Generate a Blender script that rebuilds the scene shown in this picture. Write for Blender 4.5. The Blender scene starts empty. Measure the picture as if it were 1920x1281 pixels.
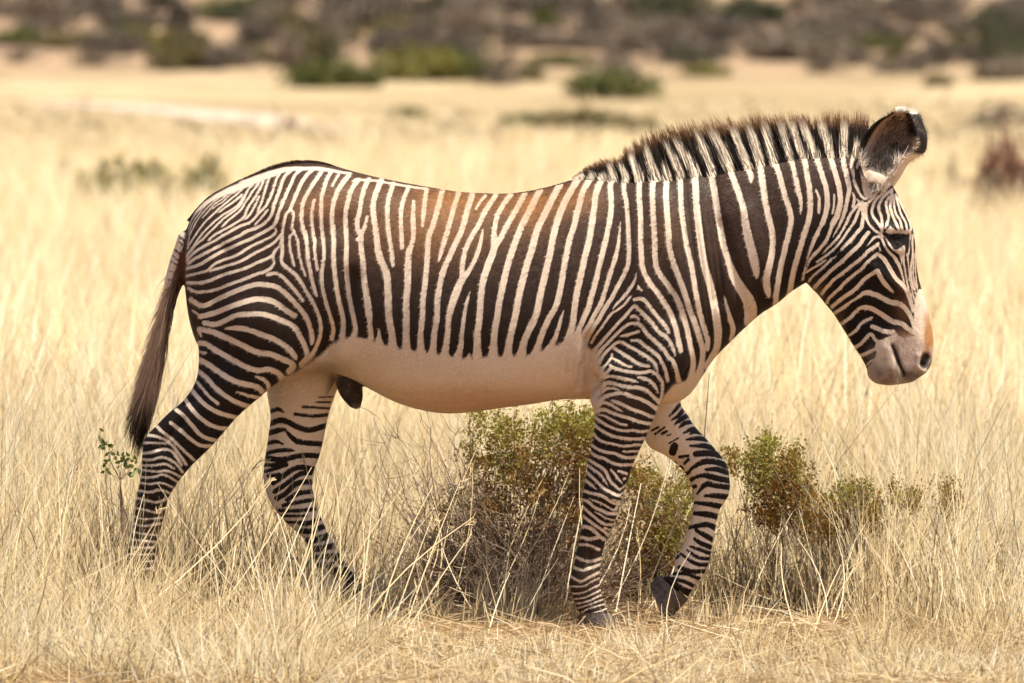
import bpy, math, random
import numpy as np
from mathutils import Vector, Matrix, Euler, noise as mnoise

random.seed(7)
rng = np.random.default_rng(11)
scene = bpy.context.scene
COL = scene.collection

# ------------------------------------------------------------------ camera, sky, sun, exposure
CAM_D, CAM_H, FPX = 28.0, 2.2, 16000.0          # metres back, metres up, focal length in photo pixels
PITCH = math.atan2(640.5 - (1180.0 - CAM_H / CAM_D * FPX), FPX)
cam = bpy.data.cameras.new('camera')
cam.lens = 300.0
cam.sensor_width = 36.0
cam.clip_start = 0.5
cam.clip_end = 3000.0
cam.dof.use_dof = True
cam.dof.focus_distance = CAM_D - 0.12
cam.dof.aperture_fstop = 4.6
cam_o = bpy.data.objects.new('camera', cam)
COL.objects.link(cam_o)
cam_o.location = (0, -CAM_D, CAM_H)
cam_o.rotation_euler = (math.pi / 2 - PITCH, 0, 0)
scene.camera = cam_o

SUN_DIR = Vector((0.36, -0.13, 0.92)).normalized()
world = bpy.data.worlds.new('World')
scene.world = world
world.use_nodes = True
nt = world.node_tree
bg = nt.nodes['Background']
sky = nt.nodes.new('ShaderNodeTexSky')
sky.sky_type = 'NISHITA'
sky.sun_disc = False
sky.sun_elevation = math.asin(SUN_DIR.z)
sky.sun_rotation = math.atan2(SUN_DIR.x, SUN_DIR.y)
sky.dust_density = 4.0
nt.links.new(sky.outputs[0], bg.inputs[0])
bg.inputs[1].default_value = 0.11
sun = bpy.data.lights.new('sun', 'SUN')
sun.energy = 4.9
sun.angle = math.radians(0.55)
sun.color = (1.0, 0.92, 0.785)
sun_o = bpy.data.objects.new('sun', sun)
COL.objects.link(sun_o)
sun_o.location = (0, 0, 30)
sun_o.rotation_euler = SUN_DIR.to_track_quat('Z', 'Y').to_euler()
vs = scene.view_settings
vs.view_transform = 'Standard'
vs.look = 'None'
vs.exposure = 0.42
vs.gamma = 1.0
vs.use_curve_mapping = False
scene.cycles.max_bounces = 5
scene.cycles.diffuse_bounces = 4
scene.cycles.transmission_bounces = 2
scene.cycles.use_adaptive_sampling = True
scene.cycles.adaptive_threshold = 0.03
scene.cycles.use_denoising = True
scene.cycles.glossy_bounces = 2
scene.cycles.caustics_reflective = False
scene.cycles.caustics_refractive = False

# ------------------------------------------------------------------ photo measure -> world
CP, SP = math.cos(PITCH), math.sin(PITCH)

def unproj(px, py, y):
    """point on the plane Y=y seen at photo pixel (px,py)"""
    px = np.asarray(px, float); py = np.asarray(py, float); y = np.asarray(y, float)
    rx = (px - 960.0) / FPX
    ru = -(py - 640.5) / FPX
    dy = CP + ru * SP
    dz = ru * CP - SP
    t = (y + CAM_D) / dy
    return np.stack(np.broadcast_arrays(rx * t, y, CAM_H + dz * t), -1)

def side(v):
    """side-view coordinates (photo pixels) of points"""
    x = v[:, 0]; yy = v[:, 1] + CAM_D; zz = v[:, 2] - CAM_H
    dep = yy * CP - zz * SP
    up = yy * SP + zz * CP
    return np.stack([960 + FPX * x / dep, 640.5 - FPX * up / dep], -1)

PX = CAM_D / FPX                                   # one photo pixel at the animal, in metres

def terrain(x, y):
    d = np.maximum(y - 107.0, 0)
    z = np.where(d < 8, d * d * 0.0055, 8 * 8 * 0.0055 + (d - 8) * 0.088)
    z = z * np.clip(1.0 - (d - 260) / 1400, 0.3, 1)
    z = z + 0.05 * np.clip((y - 4) / 30, 0, 1) * np.sin(x * 0.31 + y * 0.13) * np.cos(y * 0.21 - x * 0.17)
    z = z + 0.35 * np.clip(d / 60, 0, 1) * np.sin(x * 0.11 + 1.3) * np.cos(y * 0.07)
    return z

def ground_hit(px, py):
    """where the ray through a photo pixel meets the terrain"""
    ys = np.concatenate([np.linspace(-3, 60, 1300), np.linspace(60.05, 400, 4000)])
    p = unproj(px, py, ys)
    below = p[:, 2] <= terrain(p[:, 0], p[:, 1])
    i = int(np.argmax(below)) if below.any() else len(ys) - 1
    q = p[i]
    return float(q[0]), float(q[1]), float(terrain(q[0], q[1]))

# ------------------------------------------------------------------ helpers
def mesh_np(name, verts, faces, mat=None, smooth=True):
    me = bpy.data.meshes.new(name)
    verts = np.asarray(verts, np.float32)
    if isinstance(faces, np.ndarray):
        faces_l = faces
        n = faces.shape[1]
        me.vertices.add(len(verts)); me.vertices.foreach_set('co', verts.ravel())
        me.loops.add(faces.size); me.loops.foreach_set('vertex_index', faces.ravel().astype(np.int32))
        me.polygons.add(len(faces))
        me.polygons.foreach_set('loop_start', (np.arange(len(faces)) * n).astype(np.int32))
        me.polygons.foreach_set('loop_total', np.full(len(faces), n, np.int32))
        me.update(calc_edges=True)
    else:
        me.from_pydata([tuple(map(float, v)) for v in verts], [], faces)
        me.update()
    if smooth:
        me.polygons.foreach_set('use_smooth', np.ones(len(me.polygons), bool))
    if mat:
        me.materials.append(mat)
    return me

def face_front(v, q):
    """turn every strip so its outer side looks towards the viewer's side"""
    n = np.cross(v[q[:, 2]] - v[q[:, 0]], v[q[:, 3]] - v[q[:, 1]])
    m = n[:, 1] > 0
    q = q.copy(); q[m] = q[m][:, ::-1]
    return q

def soft_normals(me, nrm):
    nrm = nrm / np.linalg.norm(nrm, axis=1, keepdims=True)
    me.normals_split_custom_set_from_vertices([tuple(x) for x in nrm.tolist()])

def link(name, data, parent=None, loc=None):
    o = bpy.data.objects.new(name, data)
    COL.objects.link(o)
    if parent is not None:
        o.parent = parent
    if loc is not None:
        o.location = loc
    return o

def attr_f(me, name, vals):
    a = me.attributes.new(name, 'FLOAT', 'POINT')
    a.data.foreach_set('value', np.asarray(vals, np.float32))

def attr_c(me, name, vals):
    a = me.attributes.new(name, 'FLOAT_COLOR', 'POINT')
    a.data.foreach_set('color', np.asarray(vals, np.float32).ravel())

def material(name):
    m = bpy.data.materials.new(name)
    m.use_nodes = True
    t = m.node_tree
    return m, t, t.nodes['Principled BSDF'], t.nodes['Material Output']

def node(t, kind, **kw):
    n = t.nodes.new(kind)
    for k, v in kw.items():
        if k.startswith('i_'):
            key = k[2:]
            key = int(key) if key.isdigit() else key
            n.inputs[key].default_value = v
        else:
            setattr(n, k, v)
    return n

def ramp(t, stops, src):
    r = t.nodes.new('ShaderNodeValToRGB')
    el = r.color_ramp.elements
    el[0].position, el[0].color = stops[0][0], (*stops[0][1], 1)
    el[1].position, el[1].color = stops[-1][0], (*stops[-1][1], 1)
    for p, c in stops[1:-1]:
        e = el.new(p); e.color = (*c, 1)
    t.links.new(src, r.inputs[0])
    return r

def catmull(P, n):
    """Catmull-Rom resample, n steps per span; P any (k,d)"""
    P = np.asarray(P, float)
    if len(P) < 3:
        ts = np.linspace(0, 1, n + 1)[:, None]
        return np.concatenate([P[i] * (1 - ts[:-1]) + P[i + 1] * ts[:-1] for i in range(len(P) - 1)] + [P[-1:]])
    Q = np.concatenate([[2 * P[0] - P[1]], P, [2 * P[-1] - P[-2]]])
    out = []
    for i in range(len(P) - 1):
        a, b, c, d = Q[i:i + 4]
        for k in range(n):
            t = k / n
            out.append(0.5 * (2 * b + (c - a) * t + (2 * a - 5 * b + 4 * c - d) * t * t + (3 * b - a - 3 * c + d) * t ** 3))
    out.append(P[-1])
    return np.array(out)

# ------------------------------------------------------------------ ground
gm, t, pb, out = material('dry_soil')
geo = node(t, 'ShaderNodeNewGeometry')
n1 = node(t, 'ShaderNodeTexNoise', i_Scale=0.35, i_Detail=6.0, i_Roughness=0.6)
n2 = node(t, 'ShaderNodeTexNoise', i_Scale=9.0, i_Detail=8.0, i_Roughness=0.7)
n3 = node(t, 'ShaderNodeTexNoise', i_Scale=0.06, i_Detail=3.0)
for n in (n1, n2, n3):
    t.links.new(geo.outputs['Position'], n.inputs['Vector'])
r1 = ramp(t, [(0.3, (0.36, 0.26, 0.145)), (0.5, (0.48, 0.37, 0.215)), (0.7, (0.60, 0.485, 0.30))], n1.outputs['Fac'])
r2 = ramp(t, [(0.3, (0.20, 0.10, 0.05)), (0.55, (0.36, 0.215, 0.115)), (0.75, (0.52, 0.36, 0.21))], n2.outputs['Fac'])
sx = node(t, 'ShaderNodeSeparateXYZ'); t.links.new(geo.outputs['Position'], sx.inputs[0])
mr = node(t, 'ShaderNodeMapRange'); mr.inputs[1].default_value = 3; mr.inputs[2].default_value = 14
t.links.new(sx.outputs[1], mr.inputs[0])
mpb = node(t, 'ShaderNodeMapping'); mpb.inputs['Scale'].default_value = (0.10, 0.16, 0.1)
t.links.new(geo.outputs['Position'], mpb.inputs[0])
n4 = node(t, 'ShaderNodeTexNoise', i_Scale=1.0, i_Detail=4.0, i_Roughness=0.55); t.links.new(mpb.outputs[0], n4.inputs['Vector'])
r4 = ramp(t, [(0.42, (0.0, 0.0, 0.0)), (0.62, (0.75, 0.75, 0.75))], n4.outputs['Fac'])
mxb = node(t, 'ShaderNodeMix', data_type='RGBA'); mxb.inputs[7].default_value = (0.255, 0.19, 0.098, 1)
t.links.new(r4.outputs[0], mxb.inputs['Factor']); t.links.new(r1.outputs[0], mxb.inputs[6])
mx = node(t, 'ShaderNodeMix', data_type='RGBA')
t.links.new(mr.outputs[0], mx.inputs['Factor']); t.links.new(r2.outputs[0], mx.inputs[6]); t.links.new(mxb.outputs[2], mx.inputs[7])
hill = node(t, 'ShaderNodeMapRange'); hill.inputs[1].default_value = 111; hill.inputs[2].default_value = 117
t.links.new(sx.outputs[1], hill.inputs[0])
r3 = ramp(t, [(0.35, (0.22, 0.15, 0.10)), (0.65, (0.42, 0.29, 0.18))], n1.outputs['Fac'])
mx2 = node(t, 'ShaderNodeMix', data_type='RGBA')
t.links.new(hill.outputs[0], mx2.inputs['Factor']); t.links.new(mx.outputs[2], mx2.inputs[6]); t.links.new(r3.outputs[0], mx2.inputs[7])
t.links.new(mx2.outputs[2], pb.inputs['Base Color'])
pb.inputs['Roughness'].default_value = 0.95
pb.inputs['Specular IOR Level'].default_value = 0.1
bp = node(t, 'ShaderNodeBump', i_Strength=0.8, i_Distance=0.03)
t.links.new(n2.outputs['Fac'], bp.inputs['Height']); t.links.new(bp.outputs[0], pb.inputs['Normal'])

gx = np.unique(np.concatenate([np.linspace(-900, -20, 40), np.linspace(-20, 20, 161), np.linspace(20, 900, 40)]))
gy = np.unique(np.concatenate([np.linspace(-60, -4, 20), np.linspace(-4, 4, 81), np.linspace(4, 170, 250), np.linspace(170, 2200, 60)]))
GX, GY = np.meshgrid(gx, gy)
GZ = terrain(GX, GY)
near = np.clip(1 - np.abs(GY) / 6, 0, 1)
GZ = GZ + near * 0.012 * np.sin(GX * 9 + GY * 4) * np.cos(GY * 11 - GX * 3)
nxg, nyg = len(gx), len(gy)
idx = np.arange(nxg * nyg).reshape(nyg, nxg)
gf = np.stack([idx[:-1, :-1], idx[:-1, 1:], idx[1:, 1:], idx[1:, :-1]], -1).reshape(-1, 4)
g = link('ground', mesh_np('ground', np.stack([GX, GY, GZ], -1).reshape(-1, 3), gf, gm))
g['kind'] = 'structure'

# pale sandy track far behind
pm, t, pb, out = material('pale_sand')
n1 = node(t, 'ShaderNodeTexNoise', i_Scale=1.5, i_Detail=5.0)
r1 = ramp(t, [(0.3, (0.50, 0.38, 0.28)), (0.7, (0.62, 0.49, 0.38))], n1.outputs['Fac'])
t.links.new(r1.outputs[0], pb.inputs['Base Color']); pb.inputs['Roughness'].default_value = 0.95
tv, tf = [], []
track = [(60, 197, 2), (150, 199, 4), (250, 205, 7), (350, 214, 9), (440, 222, 11), (530, 231, 11), (600, 240, 9), (680, 250, 6), (760, 262, 3)]
for i, (px, py, h) in enumerate(track):
    for s in (-1, 1):
        x, y, z = ground_hit(px, py + s * h)
        tv.append((x, y, z + 0.012))
tv = np.array(tv)
tva = catmull(tv[0::2], 6); tvb = catmull(tv[1::2], 6)
NW = 5
rows = [tva * (1 - k / NW) + tvb * k / NW for k in range(NW + 1)]
tv = np.stack(rows, 1).reshape(-1, 3)
tv[:, 2] = terrain(tv[:, 0], tv[:, 1]) + 0.02
m_ = len(tva)
idx = np.arange(m_ * (NW + 1)).reshape(m_, NW + 1)
tf = np.stack([idx[:-1, :-1], idx[:-1, 1:], idx[1:, 1:], idx[1:, :-1]], -1).reshape(-1, 4)
p = link('path', mesh_np('path', tv, tf, pm)); p['kind'] = 'structure'

# ------------------------------------------------------------------ the zebra: coat pattern traced as strokes
TRACES = """
@ 320 290 8.54
p 270,1010 330,960 480,800 700,650 900,540 1100,455 1400,355 1708,262 1708,330 1450,425 1250,505 1100,575 900,645 750,700 600,790 470,890 370,960 320,1000
40 1140,640 1060,720 960,790 870,850 790,912
38 1165,640,16 1120,760 1040,840 940,905 840,965 740,1040 640,1130 540,1230 435,1359 385,1439 315,1529 255,1609
36 1150,560 1060,635 960,715 860,800 770,870 690,950 590,1040 510,1130 430,1240 335,1385 270,1500
24 1040,600 950,650 830,760 760,800 680,862
26 900,650 800,730 700,800 630,880 570,950 515,1000
24 780,690 690,760 600,840 520,930 450,1020 390,1120 340,1220 300,1330 280,1470
20 640,740 560,820 480,910 420,1000 360,1090 320,1190 300,1300
18 560,780 470,870 390,970 330,1060 295,1180 290,1290
40 1316,485 1236,575 1196,655 1150,760 1080,850 980,930 880,1000 790,1080 700,1170 600,1265 520,1350 420,1430 340,1520 275,1600 248,1640
40 1416,455 1326,575 1256,685 1196,775 1120,890 1030,970 930,1050 840,1140
44 1486,425 1436,545 1366,665 1296,765 1230,870 1190,980 1140,1030 1050,1090 950,1150 830,1215 720,1275 650,1330 612,1365
42 1421,665 1376,775 1316,885 1256,975 1200,1028
@ 460 300 8.54
p -100,345 0,318 200,240 400,175 600,122 800,106 1000,108 1200,112 1400,148 1560,185 1708,205 1708,232 1550,222 1350,190 1150,165 950,165 800,170 640,200 500,230 350,290 200,360 0,450
78 1660,250 1560,370 1480,500 1430,640 1400,760 1390,900 1400,1050 1415,1281 1420,1400 1410,1520
45 1500,235 1450,310 1395,415
68 1370,200 1300,330 1260,470 1225,600 1215,750 1220,900 1225,1050 1245,1281
58 1105,640 1080,760 1065,900 1075,1050 1105,1281
68 1230,180 1140,310 1050,450 980,570 930,680 910,800 905,950 930,1100 975,1281
66 1080,155 990,240 900,370 840,500 790,620 750,720 715,800
48 715,800 660,860 630,960 610,1080 595,1190 600,1290 590,1480
46 725,790 775,850 765,970 755,1080 790,1160 845,1290
38 775,1160 725,1220 715,1290
60 900,150 800,240 740,370 680,500 630,620 580,740 530,860 479,1024
58 730,175 640,260 590,370 550,490 500,620 460,730 430,850 380,940 300,1020 200,1080 100,1115 0,1150 -61,1194 -181,1254 -311,1314 -431,1384 -551,1444 -681,1514 -811,1584 -911,1654
46 560,205 500,310 460,440 420,560 370,660 330,740 260,810 205,865
44 400,260 340,420 300,560 270,660 220,780 205,865
50 205,865 139,944 69,1004 -51,1044 -151,1094 -271,1164 -381,1224 -471,1284 -591,1344 -691,1394 -791,1464 -891,1554 -946,1614
42 360,800 290,890 220,970 160,1030
@ 330 400 8.54
60 1641,6 1590,170 1480,260 1350,330 1200,410 1050,470 900,540 780,590 650,660 530,730 420,800 300,850 150,885
50 1605,230,24 1595,310 1530,370 1400,435 1280,490 1150,560 1030,640 900,700 780,740 660,790 570,850 520,910 420,940 300,970 150,1005
52 1690,340 1620,420 1540,490 1420,560 1280,630 1160,700 1050,760 920,810 780,850 650,890 540,912
58 1660,520,26 1590,600 1540,680 1430,740 1300,790 1180,850 1080,890 950,930 830,960 700,1010 580,1060 450,1100 320,1112 180,1110
58 1560,700,45 1575,800,45 1530,870 1430,930 1300,970 1150,1030 1000,1090 850,1140 700,1200 560,1240 400,1260 300,1250 200,1200
@ 320 290 4.27
44 1690,205 1650,300 1620,420 1630,520 1650,640 1670,780 1710,890
40 1590,200 1560,250 1530,350 1515,450 1495,530 1500,600 1525,650,44 1525,740,44 1540,850,46 1550,1000,50 1570,1130,54 1590,1281,58 1595,1340 1600,1400 1605,1450 1590,1510 1550,1560
26 1575,500 1555,570 1530,625
40 1500,205 1450,280 1420,380 1400,480 1405,600 1410,720 1405,850 1415,1000 1430,1130 1460,1281 1475,1350 1480,1410 1460,1470
40 1300,560 1310,680 1305,800 1315,950 1340,1130 1375,1281 1385,1370 1375,1450
14 1520,190 1480,198 1455,215
32 1220,650 1230,760 1225,870 1210,950 1220,1080 1250,1200 1285,1310 1305,1400 1290,1470
28 1155,680 1155,770 1165,850 1175,920
34 1080,620 1095,750 1105,860 1130,980 1150,1070 1170,1130,20
32 890,680 895,760 890,860 930,900 1000,960 1050,1030 1090,1100 1140,1180 1190,1300 1205,1400 1190,1480 1150,1570 1100,1640
24 1020,690 1030,790 1050,880 1080,970
24 955,650 955,740 975,830 990,890
32 780,960 850,950 920,1000 990,1080 1040,1140 1060,1170
42 160,1160 260,1210 370,1160 480,1110 580,1070 680,1040 760,1040 850,1060 920,1110 990,1180 1050,1250 1090,1310 1120,1390 1135,1470 1130,1520,20
@ 320 540 4.27
46 240,228 350,200 450,160 560,120 680,90 780,95 860,130 940,190 995,222
44 270,280 360,290 440,260 520,220 620,208 740,210 840,240 940,280 1000,320 1040,390 1080,480 1095,550 1050,610
46 440,325,20 540,320 640,340 750,380 850,420 940,480 990,540 1005,570,20
48 230,330 330,350 450,400 560,450 680,510 800,530 900,570 980,615 950,665
46 230,440 290,450 380,510 490,570 600,630 700,660 780,650 860,680 895,725
24 225,345 245,385
24 220,505 250,515 285,520
46 235,575 300,610 400,680 500,740 600,770 690,790 735,830
34 680,710,18 740,730 780,770 785,825
40 220,665 290,720 360,800 450,870 540,920 650,955
32 530,830,16 620,860 730,885
28 205,745 260,810 310,870 380,925
38 165,810 230,890 310,960 420,1010 560,1045
36 110,880 170,970 250,1050 350,1110 480,1130
34 40,970 110,1030 180,1110 260,1190 380,1225
32 0,1080 80,1140 160,1210 240,1260 330,1265
20 175,180 250,230
30 160,80 190,110
@ 200 780 4.27
28 390,70 450,130 530,190 620,280 700,350
26 320,150 420,170 500,210 570,290 640,390
22 280,215 380,215 470,220
26 280,300 360,290 450,265 530,290 600,390
24 275,345 360,350 450,330 540,370 610,450
22 275,395 380,395 470,385 540,420
22 275,430 400,445 490,440 600,490
22 270,490 370,490 460,470 570,530
20 265,535 350,545 440,535 530,570
24 250,595 340,610 430,590 520,625
24 235,655 320,675 400,690 500,660
22 220,735 300,750 400,770 480,730
20 210,800 300,825 440,815
24 205,860 300,880 440,860
22 195,925 300,945 430,955
22 180,985 300,1000 410,1010
20 150,1045 280,1055 400,1050
18 130,1100 270,1110 390,1105
18 120,1160 270,1165 390,1160
18 120,1220 270,1225 390,1215
@ 680 300 4.27
p -40,150 100,158 250,185 400,210 520,228 520,245 400,226 250,200 100,175 -40,165
46 140,180 100,290 85,400 108,560 118,680,50 140,790,54 190,900,58 205,1060,60 206,1155,60 215,1285,58 235,1395,58 245,1540,64
38 248,190 205,330 200,480 215,620 235,740 243,845,32
36 370,215 325,330 308,430 310,570 317,700
40 410,330,28 405,470 408,580 400,660 372,740,50 362,880,55 362,1000,55 350,1150,54 352,1281,55 348,1400,58 355,1550,64
38 515,235 500,330 488,440 480,530,24
46 640,245 605,380 565,520 530,620 520,760 505,950 485,1120 478,1281 465,1400,48 468,1550,60
42 770,265 725,400 695,520 655,650 625,760,32 608,815,16
48 880,275 835,420 795,560 740,680 690,790 650,880 620,1000 600,1130 595,1281 575,1400 560,1570,56
26 985,285 940,340 910,390
42 1070,280 990,400 930,520 870,620 825,720 800,840 795,940
32 963,560,18 940,680,36 900,800,38 850,890,40 790,970,60 740,1090,64 705,1200,54 690,1281,48 680,1400,46 655,1590,60
42 1190,275 1120,370 1075,460 1055,560 1055,640,55 1050,720,58 1010,830,58 970,950,56 950,1080,52 935,1281,54 920,1400,56 918,1560,70
46 1300,270 1230,400 1160,520 1110,620 1065,690
32 862,1050,12 835,1140,28 812,1260,34 795,1400,38 785,1500,46 750,1610,56
30 855,1550,14 850,1600
54 1420,245 1330,420 1270,540 1215,680 1160,850 1120,1020 1090,1170 1075,1281 1055,1400 1045,1570,70
56 1580,200 1490,370 1400,560 1360,700 1310,860 1260,1060 1225,1240 1190,1390 1165,1520,60 1160,1600,70
56 1740,135 1690,210 1600,380 1540,560 1500,750 1460,930 1420,1100 1390,1240 1340,1350 1295,1450 1265,1590,66
50 1837,130 1767,248 1727,388 1690,540 1657,640 1617,840 1582,1040 1550,1165 1490,1275 1440,1385 1400,1505 1360,1610,60
36 1610,1205,14 1580,1305,32 1545,1415,36 1480,1530,44
30 40,450,22 10,560,36 -40,640
36 130,1350,16 135,1450,44 140,1560,60
@ 1040 180 4.27
46 440,560,20 465,640
46 530,560,20 572,650
56 600,430,18 640,560,44 685,660
56 735,430,18 770,570,50 825,660
50 875,560,24 908,650
46 890,400,20 960,520 1012,640
58 975,380,24 1060,500 1125,610
52 1120,290,28 1200,430 1260,590
24 1150,410,12 1225,545
64 1260,290,36 1340,430 1400,580
46 1425,260,34 1480,400 1530,530 1560,600 1575,685,22
56 1555,250,36 1610,400 1645,530 1662,680,50 1680,780
@ 1040 450 4.27
52 385,-500 335,-380 310,-200 278,0 245,130 210,290 180,420 158,560 145,680 105,800
46 475,-505 448,-430 455,-280 440,-150 410,0 370,160 330,330 291,470 271,545 236,620 201,710 170,785
38 527,-143,10 515,0,28 490,130 440,290 381,485 336,570 291,655 246,735 196,815
38 572,-505 555,-430 575,-300 590,-100 595,60 590,190 550,290 500,380 456,470 411,535 366,615 321,685 271,770 230,840
44 682,-510 678,-370 688,-200 690,0 695,130 710,240 760,340 830,430 890,520 930,590 965,690 990,790 1010,885
46 805,-520 785,-420 790,-200 803,0 805,150 830,250 900,350 970,450 1010,540 1040,640 1065,730 1085,830 1105,920 1110,1000 1090,1110
48 905,-520 893,-400 898,-250 912,-70 920,60 950,180 1000,310 1050,450 1090,580 1130,680 1160,780 1185,880 1180,980 1150,1090
44 1005,-530 1010,-390 1016,-250 1035,-100 1060,50 1095,200 1120,350 1140,470 1165,590 1200,710 1225,800 1222,870
56 1120,-570 1130,-400 1140,-250 1160,-70 1180,90,56 1205,220,60 1245,360,62 1275,500,64 1300,650,66 1310,750,66 1300,860 1260,940 1220,1010
54 1250,-580 1272,-430 1298,-270 1322,-120 1350,30 1390,160 1440,300,75 1500,400,85 1555,490,100 1570,590,105 1545,660,60
28 1360,450,14 1385,550,28 1410,640,42 1430,720,44 1410,800,30
30 657,262,8 640,330,24 590,410,30 541,470,30
30 668,366,12 678,388,28 706,408,14
24 620,445,10 596,470,24
@ 1260 320 4.27
52 455,-30 490,60 535,180 572,300 590,430,62 620,570,72 655,700,72 675,800,60 680,855,26
38 610,0 640,40 633,92,20
50 712,-20 730,100 745,220 770,350 800,480 808,560 800,670,52 775,780,58 757,870,58 765,950,58 780,1010,30
46 820,-60 850,0 875,90 905,200 940,310 955,400 935,510 900,650 870,780 850,900 835,1000 830,1090
@ 1440 180 4.27
46 -25,225 20,420 70,560
40 95,210 140,370 190,520 220,640 245,760 265,850,34 262,945,14
46 185,210 240,370 295,520 315,640 335,760 340,900 320,1020 285,1130 240,1281 200,1430 178,1560 150,1640
26 385,750,16 410,830 405,930
44 265,210 340,370 400,520 435,640 465,740 475,860 455,960 432,1025
20 530,790 528,870 515,940
46 420,210 470,350 500,480 540,620 570,740 578,850 555,950 516,1025
44 610,240 610,400 605,520 630,640 650,740,40 640,800,36 621,898,34 600,970,30 576,1025,24
@ 1560 280 6.405
46 295,-60 285,20 240,150 250,270 262,345,24
34 340,110 300,220
40 260,370 290,440 340,540 390,590 450,570 520,520
40 250,520,24 268,600 250,690
26 300,600 335,640
p 330,240 360,400 370,500 400,570 500,540 560,460 700,370 715,290 600,345 500,380 420,320
n 38 300,290 330,400 350,500 372,560,14
n 24 335,250 400,340
40 360,635 290,690 220,780 168,897
40 390,650 330,720 290,820 251,897
48 425,640,20 375,720 375,810 359,897
34 530,520 490,590 420,660 410,760 420,850 470,930 540,990 590,1020 600,1060
38 640,490 580,550 520,620 480,720 490,800 540,870 580,930 600,990
38 700,500 620,570 570,650 560,720 590,800 600,880 600,960
36 690,570 650,640 660,730 680,810 660,890 630,960,14
38 720,480 710,600 700,700 730,800 770,890 800,960
30 740,560 745,680 770,780 820,860 840,960 870,1000
28 760,540 800,680 830,780 880,870 900,960
26 790,580 850,700 900,800 940,900 950,970
70 590,480 640,455 690,405
@ 1070 740 8.54
60 640,95,24 720,110 850,170 1000,240 1150,290 1260,340 1360,365
50 430,180 520,130 620,150 740,220 835,272,26
60 400,270 530,240 660,290 800,340 920,370 1030,410 1160,450 1310,470
42 440,320,20 540,340 660,400 780,460 905,490
50 370,350 470,420 580,490 720,550 860,580 1000,570 1120,590 1260,580
56 360,460 460,550 580,620 700,670 850,700 1000,710 1200,700
50 350,600 430,700 540,760 680,790 820,820 950,820 1050,800 1150,810
42 840,910 950,910 1100,905
24 335,700 362,735
56 310,790 430,870 560,920 700,940 820,990 920,1010 1060,1000
56 290,890 400,980 530,1020 640,1080 760,1120 880,1122 1010,1120
@ 1070 860 8.54
55 280,10 390,80 490,140 560,200 600,290 650,380 720,440 780,490,40 860,440,34 940,380
50 270,100 370,180 470,250 530,330 592,430,24
55 240,200 340,290 440,390 540,480 650,540 760,590 820,560,34 910,480
60 225,340 320,410 405,485,30
56 180,505 320,550 450,580 560,630 640,690 720,720 840,730
48 640,170,30 700,240 760,320 830,400,24
48 765,200 830,215 900,240
44 850,320 872,320
28 670,655 760,680 840,680
26 800,620 870,595
56 160,650 280,690 380,780 500,830 620,880 780,880
40 290,635,20 400,680 520,730 620,790 690,820 745,770
52 180,760 280,850 360,920 460,1000 560,1050 700,1060
36 380,850,18 480,900 580,960 730,990
24 730,830 780,790
56 190,910 300,1000 400,1070 500,1140 600,1220
40 540,1110 640,1145
65 150,1090 270,1095 380,1160 470,1250 540,1290
@ 1040 940 4.27
30 200,285 280,300 350,290
24 195,345 270,350 360,385
28 170,445 260,480 330,470 385,450
28 145,525 220,550 300,530 375,500
24 130,600 210,640 290,600 370,560
16 120,680 230,680 300,640 370,610
16 130,740 230,730 310,690 380,660
16 145,785 240,770 320,735 385,700
16 160,820 250,805 330,770 390,740
15 185,855 255,835 335,805 400,780
14 205,895 270,860 340,840 420,815
14 230,935 290,900 360,880 440,850
@ 1080 560 8.54
40 741,-45,10 740,0,44 660,80,50 590,165,20
46 870,-50,20 850,0,50 780,90 680,170 580,230 500,330 420,450 330,570 255,700
58 940,115 880,170 800,270 700,370 620,460 520,570 420,690 320,800 270,890
72 950,115 1030,190 1120,290 1230,400 1330,530 1430,600 1500,680 1560,800,60 1590,905,36
66 935,15 1000,0 1090,20 1200,150 1300,280 1400,390 1470,490 1500,555,30
52 885,290 950,275 1005,330
58 1000,400 880,400 790,440 700,520 600,620 500,720 400,830 320,940
72 1000,400 1060,450 1120,540 1200,620 1300,710 1400,800 1470,920 1560,1010 1610,1150 1640,1290
58 715,600,40 840,575 930,550 1005,525
64 870,665,34 1000,670 1090,740 1200,820 1300,900 1370,1000 1430,1130 1470,1300
58 640,710 720,690 830,750 960,820 1080,890 1200,970 1280,1060 1315,1180,20
54 640,710 560,780 460,880 380,1010
62 620,800 720,860 860,950 980,1030 1090,1070 1165,1080
44 580,890 560,960 480,1060 410,1150
48 590,955 700,1010 800,1070 890,1090
50 555,1065 570,1100 500,1180 440,1240
58 565,1095 680,1130 800,1160 950,1180 1100,1180 1200,1160 1290,1215 1345,1290
@ 1080 660 8.54
52 470,400 560,385 660,400 800,430 920,460 1000,487,24
62 985,405,30 1080,420 1180,460 1260,540 1320,655,24
54 1290,340 1370,450 1390,560,46 1372,680,30 1350,770,16
64 400,590 480,505 560,490 700,530 850,560 1000,570 1130,610 1220,700 1330,800
48 370,680 480,595 580,580 700,605,30
64 360,780 480,710 620,670 760,660 900,710 1050,760 1180,830 1330,940
@ 1500 420 10.675
82 440,-5 330,220 260,400 190,580,54 140,740,28 95,930,46 60,1110,60
76 650,-5 590,180 520,330 410,480 290,610 200,720,54 155,850,30 140,950,26
52 805,-10 730,130,46 680,220,38 650,285,16
54 920,-5 830,160 740,290 640,400 530,510,46 430,620,16
56 1060,-5 960,140 860,290 760,420 650,530 540,620 430,695 340,760
50 520,720,30 420,790 300,860 200,920 140,970
76 1240,-10 1235,60 1140,170 1040,290 950,390 830,505,60
16 830,510 740,600 690,690
34 640,690 700,660
58 630,700 550,790 440,890 330,980 250,1060 180,1150
84 1370,170 1280,280 1200,400 1090,510 980,610 870,720 740,830 620,930 520,1030 400,1150 290,1275
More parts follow.
